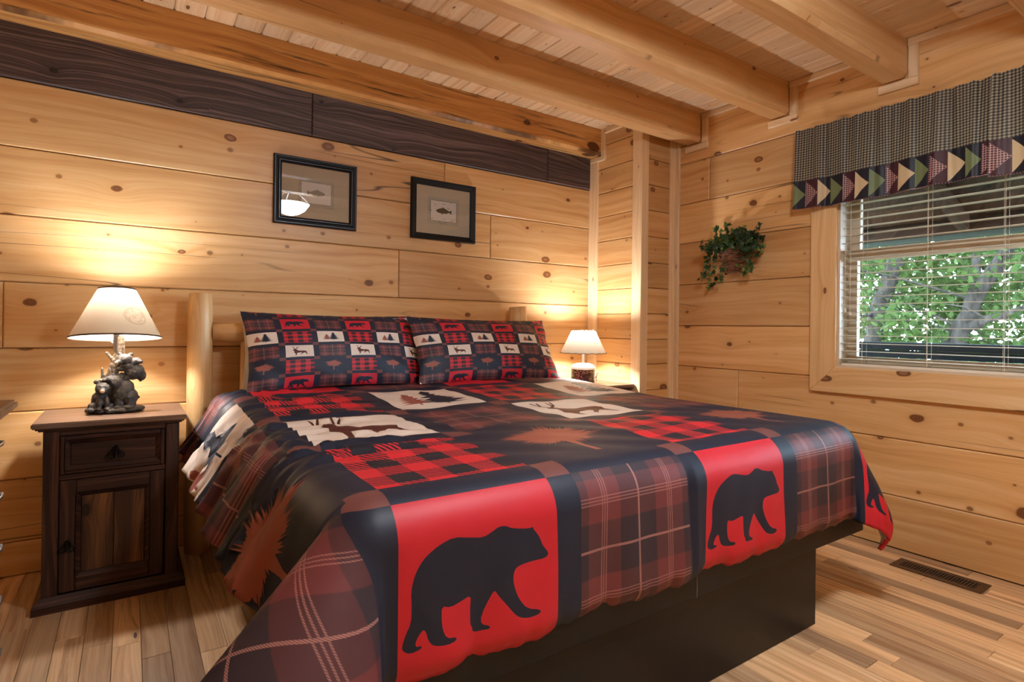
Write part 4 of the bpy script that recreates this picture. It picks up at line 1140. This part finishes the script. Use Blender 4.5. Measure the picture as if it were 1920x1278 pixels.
# ------------------------------------------------------------------ framed fish prints
FISH = [(-0.5, 0.02), (-0.44, 0.10), (-0.30, 0.20), (-0.12, 0.27), (-0.05, 0.36), (0.02, 0.28), (0.10, 0.24), (0.24, 0.10), (0.36, 0.05), (0.50, 0.18), (0.46, 0.0), (0.50, -0.20), (0.36, -0.07), (0.22, -0.12), (0.16, -0.22), (0.10, -0.16), (-0.04, -0.2), (-0.10, -0.28), (-0.16, -0.2), (-0.32, -0.16), (-0.45, -0.08)]
def flat_poly(name, pts, y, mat, parent, t=0.0006):
    bm = bmesh.new(); f = [bm.verts.new((x, y, z)) for x, z in pts]; b = [bm.verts.new((x, y+t, z)) for x, z in pts]
    bm.faces.new(f); n = len(pts)
    for i in range(n): bm.faces.new((f[i], b[i], b[(i+1) % n], f[(i+1) % n]))
    bmesh.ops.triangulate(bm, faces=[f_ for f_ in bm.faces if len(f_.verts) > 4])
    bmesh.ops.recalc_face_normals(bm, faces=bm.faces[:])
    return from_bm(name, bm, mat, parent)
def rect(x0, z0, x1, z1): return [(x0, z0), (x1, z0), (x1, z1), (x0, z1)]
def picture(label, x0, x1, z0, z1, rails, ps, flip, faded, fw=0.042):
    root = empty('picture_frame', ((x0+x1)/2, DY, (z0+z1)/2)); tag(root, label, 'picture', 'framed fish prints')
    hw, hh = (x1-x0)/2, (z1-z0)/2
    # moulded frame: profile (inset from outer edge, depth towards the room)
    bm = bmesh.new()
    prof = rails
    loops = []
    for ins, d in prof:
        loops.append([bm.verts.new((sx*(hw-ins), -d, sz*(hh-ins))) for sx, sz in ((-1, -1), (1, -1), (1, 1), (-1, 1))])
    for k in range(len(prof)-1):
        for e in range(4):
            bm.faces.new((loops[k][e], loops[k][(e+1) % 4], loops[k+1][(e+1) % 4], loops[k+1][e]))
    bmesh.ops.recalc_face_normals(bm, faces=bm.faces[:])
    frm = from_bm('frame', bm, 'frame_black', root)
    for ins in ((0.008, 0.030) if len(rails) > 8 else (0.010,)):
        bm = bmesh.new()
        for sx, sz, l in ((1, 0, hh-ins), (-1, 0, hh-ins), (0, 1, hw-ins), (0, -1, hw-ins)):
            cx_, cz_ = sx*(hw-ins), sz*(hh-ins)
            if sx: bm_box(bm, (cx_-0.0009, -0.0216, -l), (cx_+0.0009, -0.019, l))
            else: bm_box(bm, (-l, -0.0216, cz_-0.0009), (l, -0.019, cz_+0.0009))
        from_bm('bead', bm, 'frame_line', frm)
    iw, ih = hw-fw, hh-fw
    flat_poly('mat_board', rect(-iw-0.004, -ih-0.004, iw+0.004, ih+0.004), -0.004, 'mat_tan', root)
    w_, h_ = ps
    pr = flat_poly('print', rect(-w_/2, -h_/2, w_/2, h_/2), -0.0050, 'paper_edge', root)
    flat_poly('print_panel', rect(-w_*0.42, -h_*0.38, w_*0.42, h_*0.38), -0.0058, 'paper', pr)
    bm = bmesh.new(); a, b, t = w_*0.42, h_*0.38, 0.0016
    bm_box(bm, (-a, -0.0066, -b), (a, -0.0058, -b+t)); bm_box(bm, (-a, -0.0066, b-t), (a, -0.0058, b)); bm_box(bm, (-a, -0.0066, -b), (-a+t, -0.0058, b)); bm_box(bm, (a-t, -0.0066, -b), (a, -0.0058, b))
    if not faded:
        r_ = random.Random(9)
        for k in range(10):
            an = r_.uniform(0, 2*PI); ex, ez = math.cos(an)*w_*0.46, math.sin(an)*h_*0.44
            tube(bm, [(ex, -0.0062, ez), (ex+r_.uniform(-0.02, 0.02), -0.0062, ez+r_.uniform(-0.012, 0.012))], 0.0011, 5)
        for cx_ in (0.028, 0.038):
            tube(bm, [(cx_+0.003*math.sin(q*6), -0.0062, 0.018+0.010*q) for q in np.linspace(0, 1, 7)], 0.0009, 5)
        tube(bm, [(-0.012, -0.0062, b*0.72), (0.012, -0.0062, b*0.72)], 0.0008, 5); tube(bm, [(-0.012, -0.0062, -b*0.75), (0.014, -0.0062, -b*0.75)], 0.0007, 5)
        tube(bm, [(-a*0.72, -0.0062, b*0.66), (-a*0.62, -0.0062, b*0.5)], 0.0013, 5)
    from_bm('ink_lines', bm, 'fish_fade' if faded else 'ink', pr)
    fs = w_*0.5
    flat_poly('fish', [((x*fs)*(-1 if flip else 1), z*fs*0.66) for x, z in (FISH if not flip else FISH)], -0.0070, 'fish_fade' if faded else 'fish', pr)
    bm = bmesh.new(); bm_box(bm, (-iw-0.003, -0.0105, -ih-0.003), (iw+0.003, -0.0090, ih+0.003)); from_bm('glass', bm, 'picture_glass', root)
R1 = [(0.0, 0.0), (0.0, 0.016), (0.003, 0.020), (0.010, 0.020), (0.012, 0.017), (0.020, 0.016), (0.026, 0.019), (0.032, 0.020), (0.036, 0.016), (0.042, 0.012), (0.042, 0.002)]
R2 = [(0.0, 0.0), (0.0, 0.020), (0.004, 0.024), (0.012, 0.022), (0.034, 0.012), (0.038, 0.012), (0.038, 0.002)]
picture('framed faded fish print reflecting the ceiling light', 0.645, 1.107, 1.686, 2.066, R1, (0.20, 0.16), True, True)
picture('framed fish print with sharp dark ink border', 1.455, 1.920, 1.684, 2.066, R2, (0.225, 0.175), False, False, 0.038)

# ------------------------------------------------------------------ ivy basket on the right wall
def ivy():
    root = empty('ivy_basket', (DX, 2.24, 1.47)); tag(root, 'trailing ivy in a twig wall basket beside the window', 'plant')
    r_ = random.Random(12)
    # half-round basket woven of twigs
    bm = bmesh.new()
    for k in range(16):
        z = 0.035+0.155*k/15; rr = 0.075+0.04*k/15
        pts = [(-abs(math.sin(a))*rr*0.95-0.006, -math.cos(a)*rr*1.05, z+0.006*math.sin(a*9+k)+r_.uniform(-0.003, 0.003)) for a in np.linspace(0, PI, 15)]
        tube(bm, pts, 0.0058, 5)
    for a in np.linspace(0.15, PI-0.15, 9):
        tube(bm, [(-abs(math.sin(a))*rr_*0.95-0.006, -math.cos(a)*rr_*1.05, z_) for rr_, z_ in ((0.072, 0.025), (0.092, 0.11), (0.118, 0.20))], 0.0045, 5)
    for k in range(26):
        z = r_.uniform(0.05, 0.19); y = r_.uniform(-0.11, 0.09)
        tube(bm, [(-0.10, y, z), (-0.112-r_.random()*0.015, y-0.04, z+r_.uniform(-0.01, 0.02))], 0.003, 4)
    from_bm('basket', bm, 'basket', root)
    def leaf(bm, p, size, mi):
        n = Vector((-1+r_.uniform(-.6, .3), r_.uniform(-.9, .9), r_.uniform(-.3, 1.0))).normalized()
        d = Vector((r_.uniform(-.3, .1), r_.uniform(-1, 1), r_.uniform(-1, .5))); d = (d-n*d.dot(n)).normalized(); s = n.cross(d)
        shape = [(0.0, 0.0), (0.45, 0.12), (0.62, 0.42), (0.30, 0.52), (0.0, 1.05), (-0.30, 0.52), (-0.62, 0.42), (-0.45, 0.12)]
        vs = [bm.verts.new(Vector(p)+s*(a*size)+d*(b*size)+n*(-0.18*abs(a)*size-0.1*b*b*size)) for a, b in shape]
        c = bm.verts.new(Vector(p)+d*0.4*size+n*0.03*size)
        for k in range(8):
            f = bm.faces.new((vs[k], vs[(k+1) % 8], c)); f.material_index = mi
    bml = bmesh.new(); bmv = bmesh.new()
    def vine(p, steps, drift, seed, dens=1.0, pale=0.2):
        pts = [Vector(p)]; d = Vector(drift)
        for k in range(steps):
            d = (d+Vector((r_.uniform(-.25, .25), r_.uniform(-.45, .45), -0.18+r_.uniform(-.2, .2)))).normalized()
            q = pts[-1]+d*0.022
            q.x = min(q.x, -0.008); q.x = max(q.x, -0.22)
            pts.append(q)
            for _ in range(2):
                if r_.random() < 0.65*dens: leaf(bml, q+Vector((r_.uniform(-.012, .005), r_.uniform(-.014, .014), r_.uniform(-.012, .012))), r_.uniform(0.020, 0.038), 1 if r_.random() < pale else 0)
        tube(bmv, pts, 0.0016, 4)
    for k in range(64):
        y = r_.uniform(-0.16, 0.13)
        vine((r_.uniform(-0.12, -0.03), y*0.7, 0.19+r_.uniform(-0.01, 0.04)), r_.randint(3, 7), (r_.uniform(-.6, .1), y*6+r_.uniform(-.5, .5), r_.uniform(0.2, 1.2)), k, 1.2, 0.08)
    for (p, n_, dr, pal) in [((-0.07, 0.12, 0.20), 16, (-.1, 1.0, 0.0), .2), ((-0.08, 0.11, 0.18), 15, (-.1, .7, -.6), .35), ((-0.1, 0.09, 0.17), 13, (-.2, .4, -.8), .3), ((-0.12, 0.0, 0.1), 9, (-.2, .4, -.8), .5), ((-0.1, -0.06, 0.1), 8, (-.2, -.2, -.9), .7), ((-0.1, -0.1, 0.18), 11, (-.2, -.5, -.6), .2), ((-0.09, -0.12, 0.2), 9, (0, -1, 0.3), .3), ((-0.1, -0.12, 0.14), 9, (-.1, -.5, -.7), .5), ((-0.06, 0.08, 0.24), 9, (0, .4, 1), .5), ((-0.06, -0.1, 0.25), 8, (0, -.8, .6), .4), ((-0.07, 0.14, 0.17), 18, (0, .5, -.5), .3)]:
        vine(p, int(n_*0.72), dr, 0, 1.0, pal)
    fo = from_bm('ivy_leaves', bml, ['ivy', 'ivy_pale'], root); fo['kind'] = 'stuff'
    from_bm('vines', bmv, 'vine', root)['kind'] = 'stuff'
ivy()

# ------------------------------------------------------------------ valances
VF = ['gingham', 'v_navy', 'v_maroon', 'v_cream', 'v_green', 'v_check']
def valance(label, y0, y1, phase, xoff):
    """hangs on the right wall from y0 (left in the photo) to y1"""
    Wd = y0-y1; ztop, zmid, zbot = 2.305, 2.005, 1.845
    hv = ztop-zbot; hb = zmid-zbot; n = max(1, round(Wd/0.070)); pw = Wd/n
    root = empty('valance', (DX-0.045-xoff, y0, zbot)); tag(root, label, 'valance', 'gathered checked valances')
    def surf(u, v):     # u along the wall, v up
        t = v/hv
        fold = 0.010*np.sin(u*55+phase)+0.006*np.sin(u*97+1.7*phase)+0.004*np.sin(u*171)
        fold2 = 0.013*np.sin(u*21+phase)+0.008*np.sin(u*44+2)
        x = -(0.012+fold*(0.35+0.3*sm(t, 0.3, 1.0))+fold2*(1-t)*0.9+0.012*(1-t))
        y = -u+0.006*np.sin(u*37+phase)*(1-t)
        z = v-0.010*np.sin(u*4.2+phase)*(1-t)+0.002*np.sin(u*120)*sm(t, 0.93, 1.0)
        return np.stack([x, y, z], -1)
    # gingham field
    nu, nv = int(Wd/0.006), 40
    ug, vg = np.meshgrid(np.linspace(0, Wd, nu), np.linspace(hb, hv, nv))
    P = surf(ug.ravel(), vg.ravel())
    quads = [(j*nu+i, j*nu+i+1, (j+1)*nu+i+1, (j+1)*nu+i) for j in range(nv-1) for i in range(nu-1)]
    me = bpy.data.meshes.new('gingham_panel'); me.from_pydata([tuple(p) for p in P], [], quads)
    lay = me.uv_layers.new(name='print'); idx = np.array(quads).ravel()
    lay.data.foreach_set('uv', np.stack([ug.ravel()[idx]/0.0138, vg.ravel()[idx]/0.0138], -1).astype(np.float32).ravel())
    o = from_me('gingham_panel', me, 'gingham', root, True)
    # patchwork border with pieced triangles
    seq = [('v_navy', 'v_green'), ('v_maroon', 'v_check'), ('v_navy', 'v_cream')]
    for k in range(n):
        gnd, tr = seq[(k+(0 if phase < 1 else 1)) % 3]
        m = 14
        pts, faces, mats_ = [], [], []
        us = np.linspace(k*pw, (k+1)*pw, m+1)
        G_ = {}
        def vid(u, v):
            key = (round(u, 5), round(v, 5))
            if key not in G_: G_[key] = len(pts); pts.append((u, v))
            return G_[key]
        for i in range(m):
            a, b = us[i], us[i+1]; ta, tb = i/m, (i+1)/m
            la, lb = 0.04+0.46*ta, 0.04+0.46*tb; ha, hb_ = 0.96-0.46*ta, 0.96-0.46*tb
            rows_a = [0]+[la]+[la+(ha-la)*q for q in (0.25, 0.5, 0.75)]+[ha]+[1]; rows_b = [0]+[lb]+[lb+(hb_-lb)*q for q in (0.25, 0.5, 0.75)]+[hb_]+[1]
            for j in range(6):
                q = [vid(a, rows_a[j]*hb), vid(b, rows_b[j]*hb), vid(b, rows_b[j+1]*hb), vid(a, rows_a[j+1]*hb)]
                q2 = []
                for z_ in q:
                    if z_ not in q2: q2.append(z_)
                if len(q2) >= 3: faces.append(q2); mats_.append(1 if 1 <= j <= 4 else 0)
        A = np.array(pts); P = surf(A[:, 0], A[:, 1])
        me = bpy.data.meshes.new('border_patch'); me.from_pydata([tuple(p) for p in P], [], faces)
        me.materials.append(M[gnd]); me.materials.append(M[tr]); me.polygons.foreach_set('material_index', mats_); me.polygons.foreach_set('use_smooth', [True]*len(faces))
        ob = bpy.data.objects.new('border_patch', me); link(ob, root)
    bm = bmesh.new()
    us = np.linspace(0, Wd, 120); Q = surf(us, np.zeros(120))
    tube(bm, [tuple(p) for p in Q], 0.0022, 5); from_bm('stitched_hem', bm, 'v_check', root)
    return root
valance('checked valance with triangle border, long panel left of the overlap', 1.825, 0.868, 0.4, 0.0)
valance('checked valance with triangle border, panel at the right photo edge', 0.900, -0.05, 1.6, 0.016)
rod = empty('curtain_rod', (DX-0.030, 0.89, 2.285)); tag(rod, 'slim curtain rod hidden in the valance heading', 'curtain rod')
bm = bmesh.new(); tube(bm, [(0, 0.925, 0), (0, -0.93, 0)], 0.006, 10); from_bm('pole', bm, 'chrome', rod)
for yy in (0.92, -0.92):
    box('bracket', (0.0, yy-0.008, -0.01), (0.0295, yy+0.008, 0.01), 'chrome', rod, 0.001)

# ------------------------------------------------------------------ floor register
vent = empty('floor_vent', ((VENT[0]+VENT[1])/2, (VENT[2]+VENT[3])/2, 0.0)); tag(vent, 'bronze slotted floor register by the window wall', 'vent')
hx, hy = (VENT[1]-VENT[0])/2, (VENT[3]-VENT[2])/2
bm = bmesh.new(); fx, fy = 0.030, 0.030
bm_box(bm, (-hx, -hy, 0.0005), (-hx+fx, hy, 0.006)); bm_box(bm, (hx-fx, -hy, 0.0005), (hx, hy, 0.006)); bm_box(bm, (-hx+fx, -hy, 0.0005), (hx-fx, -hy+fy, 0.006)); bm_box(bm, (-hx+fx, hy-fy, 0.0005), (hx-fx, hy, 0.006))
from_bm('rim', bm, 'vent', vent)
bm = bmesh.new(); bm_box(bm, (-hx+fx, -hy+fy, 0.0004), (hx-fx, hy-fy, 0.0012)); from_bm('dark_opening', bm, 'vent_dark', vent)
bm = bmesh.new(); bm_box(bm, (-hx+fx-0.004, -0.0023, 0.0012), (hx-fx+0.004, 0.0023, 0.0052)); me = bpy.data.meshes.new('louver'); bm.to_mesh(me); bm.free(); me.materials.append(M['vent'])
for k in range(24):
    o = bpy.data.objects.new('louver', me); link(o, vent); o.location = (0, -hy+fy+0.006+(2*(hy-fy)-0.012)*k/23, 0)

# ------------------------------------------------------------------ dresser at the left edge
dres = empty('dresser', (-0.555, 1.80, 0)); tag(dres, 'black dresser with brown top at the left photo edge', 'dresser')
box('carcass', (-0.235, -0.585, 0.0), (0.205, 0.585, 0.845), 'dresser_black', dres, 0.003)
box('top', (-0.24, -0.60, 0.847), (0.262, 0.60, 0.878), 'dresser_top', dres, 0.008, 2)
for k in range(5):
    z0 = 0.06+k*0.157
    d = box('drawer', (0.206, -0.57, z0), (0.222, 0.57, z0+0.148), 'dresser_black', dres, 0.004)
    for yy in (-0.35, 0.44):
        bm = bmesh.new(); tube(bm, [(0.008, yy-0.05, 0.0), (0.028, yy-0.045, 0.0), (0.032, yy, 0.0), (0.028, yy+0.045, 0.0), (0.008, yy+0.05, 0.0)], 0.005, 8); from_bm('pull', bm, 'chrome', d)

# ------------------------------------------------------------------ ceiling light (seen mirrored in the faded print)
cl = empty('ceiling_light', (1.377, 0.42, ZC)); tag(cl, 'lit white glass bowl ceiling light mirrored in the faded print', 'ceiling light')
bm = bmesh.new(); lathe(bm, [(0.001, -0.028), (0.05, -0.026), (0.075, -0.012), (0.078, -0.0005)], 32); from_bm('canopy', bm, 'chrome', cl)
bm = bmesh.new(); lathe(bm, [(0.001, -0.375), (0.03, -0.372), (0.09, -0.352), (0.145, -0.315), (0.182, -0.262), (0.186, -0.255), (0.176, -0.262), (0.14, -0.305), (0.09, -0.338), (0.02, -0.36)], 40); from_bm('glass_bowl', bm, 'bowl', cl)
for k in range(3):
    a = 2*PI*k/3+0.4
    bm = bmesh.new(); tube(bm, [(0.02*math.cos(a), 0.02*math.sin(a), -0.02), (0.05*math.cos(a), 0.05*math.sin(a), -0.12), (0.14*math.cos(a), 0.14*math.sin(a), -0.2), (0.184*math.cos(a), 0.184*math.sin(a), -0.252)], 0.006, 8); from_bm('arm', bm, 'chrome', cl)

# ------------------------------------------------------------------ outside: deck rail, porch roof, trees
def outside():
    deck = empty('deck_railing', (5.0, 1.5, 0)); tag(deck, 'dark painted deck railing seen low through the blind', 'railing')
    box('top_rail', (-0.045, -5.0, 0.985), (0.045, 5.0, 1.045), 'rail_dark', deck, 0.006)
    box('sub_rail', (-0.02, -5.0, 0.925), (0.02, 5.0, 0.982), 'rail_dark', deck, 0.004)
    box('bottom_rail', (-0.02, -5.0, 0.10), (0.02, 5.0, 0.15), 'rail_dark', deck, 0.004)
    bm = bmesh.new(); bm_box(bm, (-0.018, -0.018, 0.15), (0.018, 0.018, 0.925)); me = bpy.data.meshes.new('baluster'); bm.to_mesh(me); bm.free(); me.materials.append(M['rail_dark'])
    for k in range(70):
        o = bpy.data.objects.new('baluster', me); link(o, deck); o.location = (0, -4.9+k*0.142, 0)
    dk = empty('deck_floor', (4.3, 1.5, 0)); tag(dk, 'weathered deck boards outside the window', 'deck')
    bm = bmesh.new(); bm_box(bm, (-0.068, -5.0, -0.05), (0.068, 5.0, -0.02)); me = bpy.data.meshes.new('deck_board'); bm.to_mesh(me); bm.free(); me.materials.append(M['deck'])
    for k in range(11):
        o = bpy.data.objects.new('deck_board', me); link(o, dk); o.location = (-0.72+k*0.142, 0, 0)
    roof = empty('porch_roof', (4.3, 1.5, 2.2)); tag(roof, 'dark brown porch roof edge seen high through the blind', 'porch roof')
    n = 9
    for k in range(n):
        t0, t1 = k/n, (k+1)/n
        xa, xb = 3.50+(5.12-3.50)*t0, 3.50+(5.12-3.50)*t1-0.006
        za, zb_ = 2.50-(2.50-1.92)*t0, 2.50-(2.50-1.92)*t1
        bm = bmesh.new()
        vs = [bm.verts.new(c) for c in ((xa-4.3, -5, za-2.2), (xb-4.3, -5, zb_-2.2), (xb-4.3, 5, zb_-2.2), (xa-4.3, 5, za-2.2), (xa-4.3, -5, za-2.175), (xb-4.3, -5, zb_-2.175), (xb-4.3, 5, zb_-2.175), (xa-4.3, 5, za-2.175))]
        for f in ((3, 2, 1, 0), (4, 5, 6, 7), (0, 1, 5, 4), (1, 2, 6, 5), (2, 3, 7, 6), (3, 0, 4, 7)): bm.faces.new([vs[i] for i in f])
        from_bm('soffit_board', bm, 'soffit', roof)
    box('eave_beam', (0.66, -5, -0.345), (0.74, 5, -0.26), 'soffit', roof, 0.004)
    box('gutter', (0.78, -5, -0.37), (0.86, 5, -0.335), 'gutter', roof, 0.006)
    for k in range(9):
        y = -4.6+k*1.15
        bm = bmesh.new()
        vs = [bm.verts.new(c) for c in ((-0.8, y, 0.18), (0.66, y, -0.345), (0.66, y+0.06, -0.345), (-0.8, y+0.06, 0.18), (-0.8, y, 0.29), (0.66, y, -0.235), (0.66, y+0.06, -0.235), (-0.8, y+0.06, 0.29))]
        for f in ((3, 2, 1, 0), (4, 5, 6, 7), (0, 1, 5, 4), (1, 2, 6, 5), (2, 3, 7, 6), (3, 0, 4, 7)): bm.faces.new([vs[i] for i in f])
        from_bm('rafter', bm, 'soffit', roof)
    g_ = box('added_ground', (3.6, -40, -3.6), (60, 45, -3.0), 'litter', None, center=False)  # unseen slab added to keep sky light from coming up from below
    tag(g_, 'unseen ground added below the deck to block sky light', 'ground', kind='structure')
    r_ = random.Random(5)
    def leaves(bm, p, size):
        n = Vector((r_.gauss(0, 1), r_.gauss(0, 1), r_.gauss(0, 1)+1.0)).normalized(); d = Vector((r_.gauss(0, 1), r_.gauss(0, 1), r_.gauss(0, 1)-.3)); d = (d-n*d.dot(n)).normalized(); s = n.cross(d)
        sh = [(0, 0), (0.28, 0.35), (0.22, 0.75), (0, 1.0), (-0.22, 0.75), (-0.28, 0.35)]
        vs = [bm.verts.new(Vector(p)+s*(a*size)+d*(b*size)-n*(abs(a)*0.2*size)) for a, b in sh]
        bm.faces.new((vs[0], vs[1], vs[2], vs[3])); bm.faces.new((vs[0], vs[3], vs[4], vs[5]))
    def tree(label, limbs, ncl, nleaf, size, spread, mat, area=None):
        root = empty('tree', limbs[0][0][0] if False else (limbs[0][0][0][0], limbs[0][0][0][1], -3.0)); tag(root, label, 'tree', 'trees beyond the deck')
        bx = root.location
        bmt = bmesh.new(); tips = []
        for pts, rads in limbs:
            sub = []; rr = []
            for (p, q), (ra, rb) in zip(zip(pts, pts[1:]), zip(rads, rads[1:])):
                for t in (0, 0.34, 0.67):
                    w = Vector((r_.uniform(-.03, .03), r_.uniform(-.03, .03), 0)); sub.append(Vector(p).lerp(Vector(q), t)+w-bx); rr.append(ra+(rb-ra)*t)
            sub.append(Vector(pts[-1])-bx); rr.append(rads[-1])
            tube(bmt, sub, rr, 10)
            tips += [s_ for s_ in sub if s_.z+bx.z > 0.3]
        bml = bmesh.new()
        for k in range(ncl):
            if area: c = Vector([r_.uniform(a, b) for a, b in area])-bx
            else: c = r_.choice(tips)+Vector((r_.gauss(0, spread), r_.gauss(0, spread), r_.gauss(0, spread)))
            if k % 3 == 0 and not area:
                near = min(tips, key=lambda t: (t-c).length); tube(bmt, [near, near.lerp(c, .5)+Vector((0, 0, .05)), c], [0.02, 0.012, 0.005], 5)
            if not area: c.x += abs(r_.gauss(0, 0.7))+0.15
            for _ in range(nleaf):
                leaves(bml, c+Vector((r_.gauss(0, .26), r_.gauss(0, .26), r_.gauss(0, .11))), size*r_.uniform(.7, 1.3))
        from_bm('trunk', bmt, 'bark', root)
        from_bm('foliage', bml, mat, root)['kind'] = 'stuff'
    tree('leaning grey tree trunk left of the window view', [([(8.3, 4.0, -3), (8.1, 3.65, 0.2), (8.0, 3.40, 1.34), (8.0, 3.18, 1.95), (8.0, 2.95, 2.5), (7.9, 2.5, 3.8)], [0.16, 0.12, 0.10, 0.10, 0.09, 0.05]), ([(8.0, 3.1, 2.1), (7.6, 3.5, 3.0)], [0.06, 0.03])], 70, 80, 0.085, 0.8, 'leaf')
    tree('forked grey tree with bare limbs right of the window view', [([(8.3, 3.4, -3), (8.1, 2.95, 0.2), (8.0, 2.54, 1.02), (8.0, 2.35, 1.51), (8.0, 2.16, 1.95), (8.0, 1.85, 2.3), (7.9, 1.3, 3.4)], [0.15, 0.11, 0.095, 0.09, 0.07, 0.06, 0.03]), ([(8.0, 2.5, 1.15), (7.9, 2.2, 1.28), (7.9, 1.85, 1.40), (7.8, 1.2, 1.62)], [0.06, 0.045, 0.04, 0.02]), ([(8.0, 2.3, 1.6), (8.2, 2.45, 2.2), (8.2, 2.6, 2.8)], [0.05, 0.04, 0.02])], 85, 80, 0.085, 0.85, 'leaf')
    tree('pale leafy tree farther off behind the grey trunks', [([(13, 4.4, -3), (13, 4.2, 1.0), (12.8, 3.8, 3.0)], [0.18, 0.14, 0.07])], 900, 48, 0.17, 1.0, 'leaf_far', [(11, 17), (-2, 11.0), (-2.0, 5.6)])
outside()
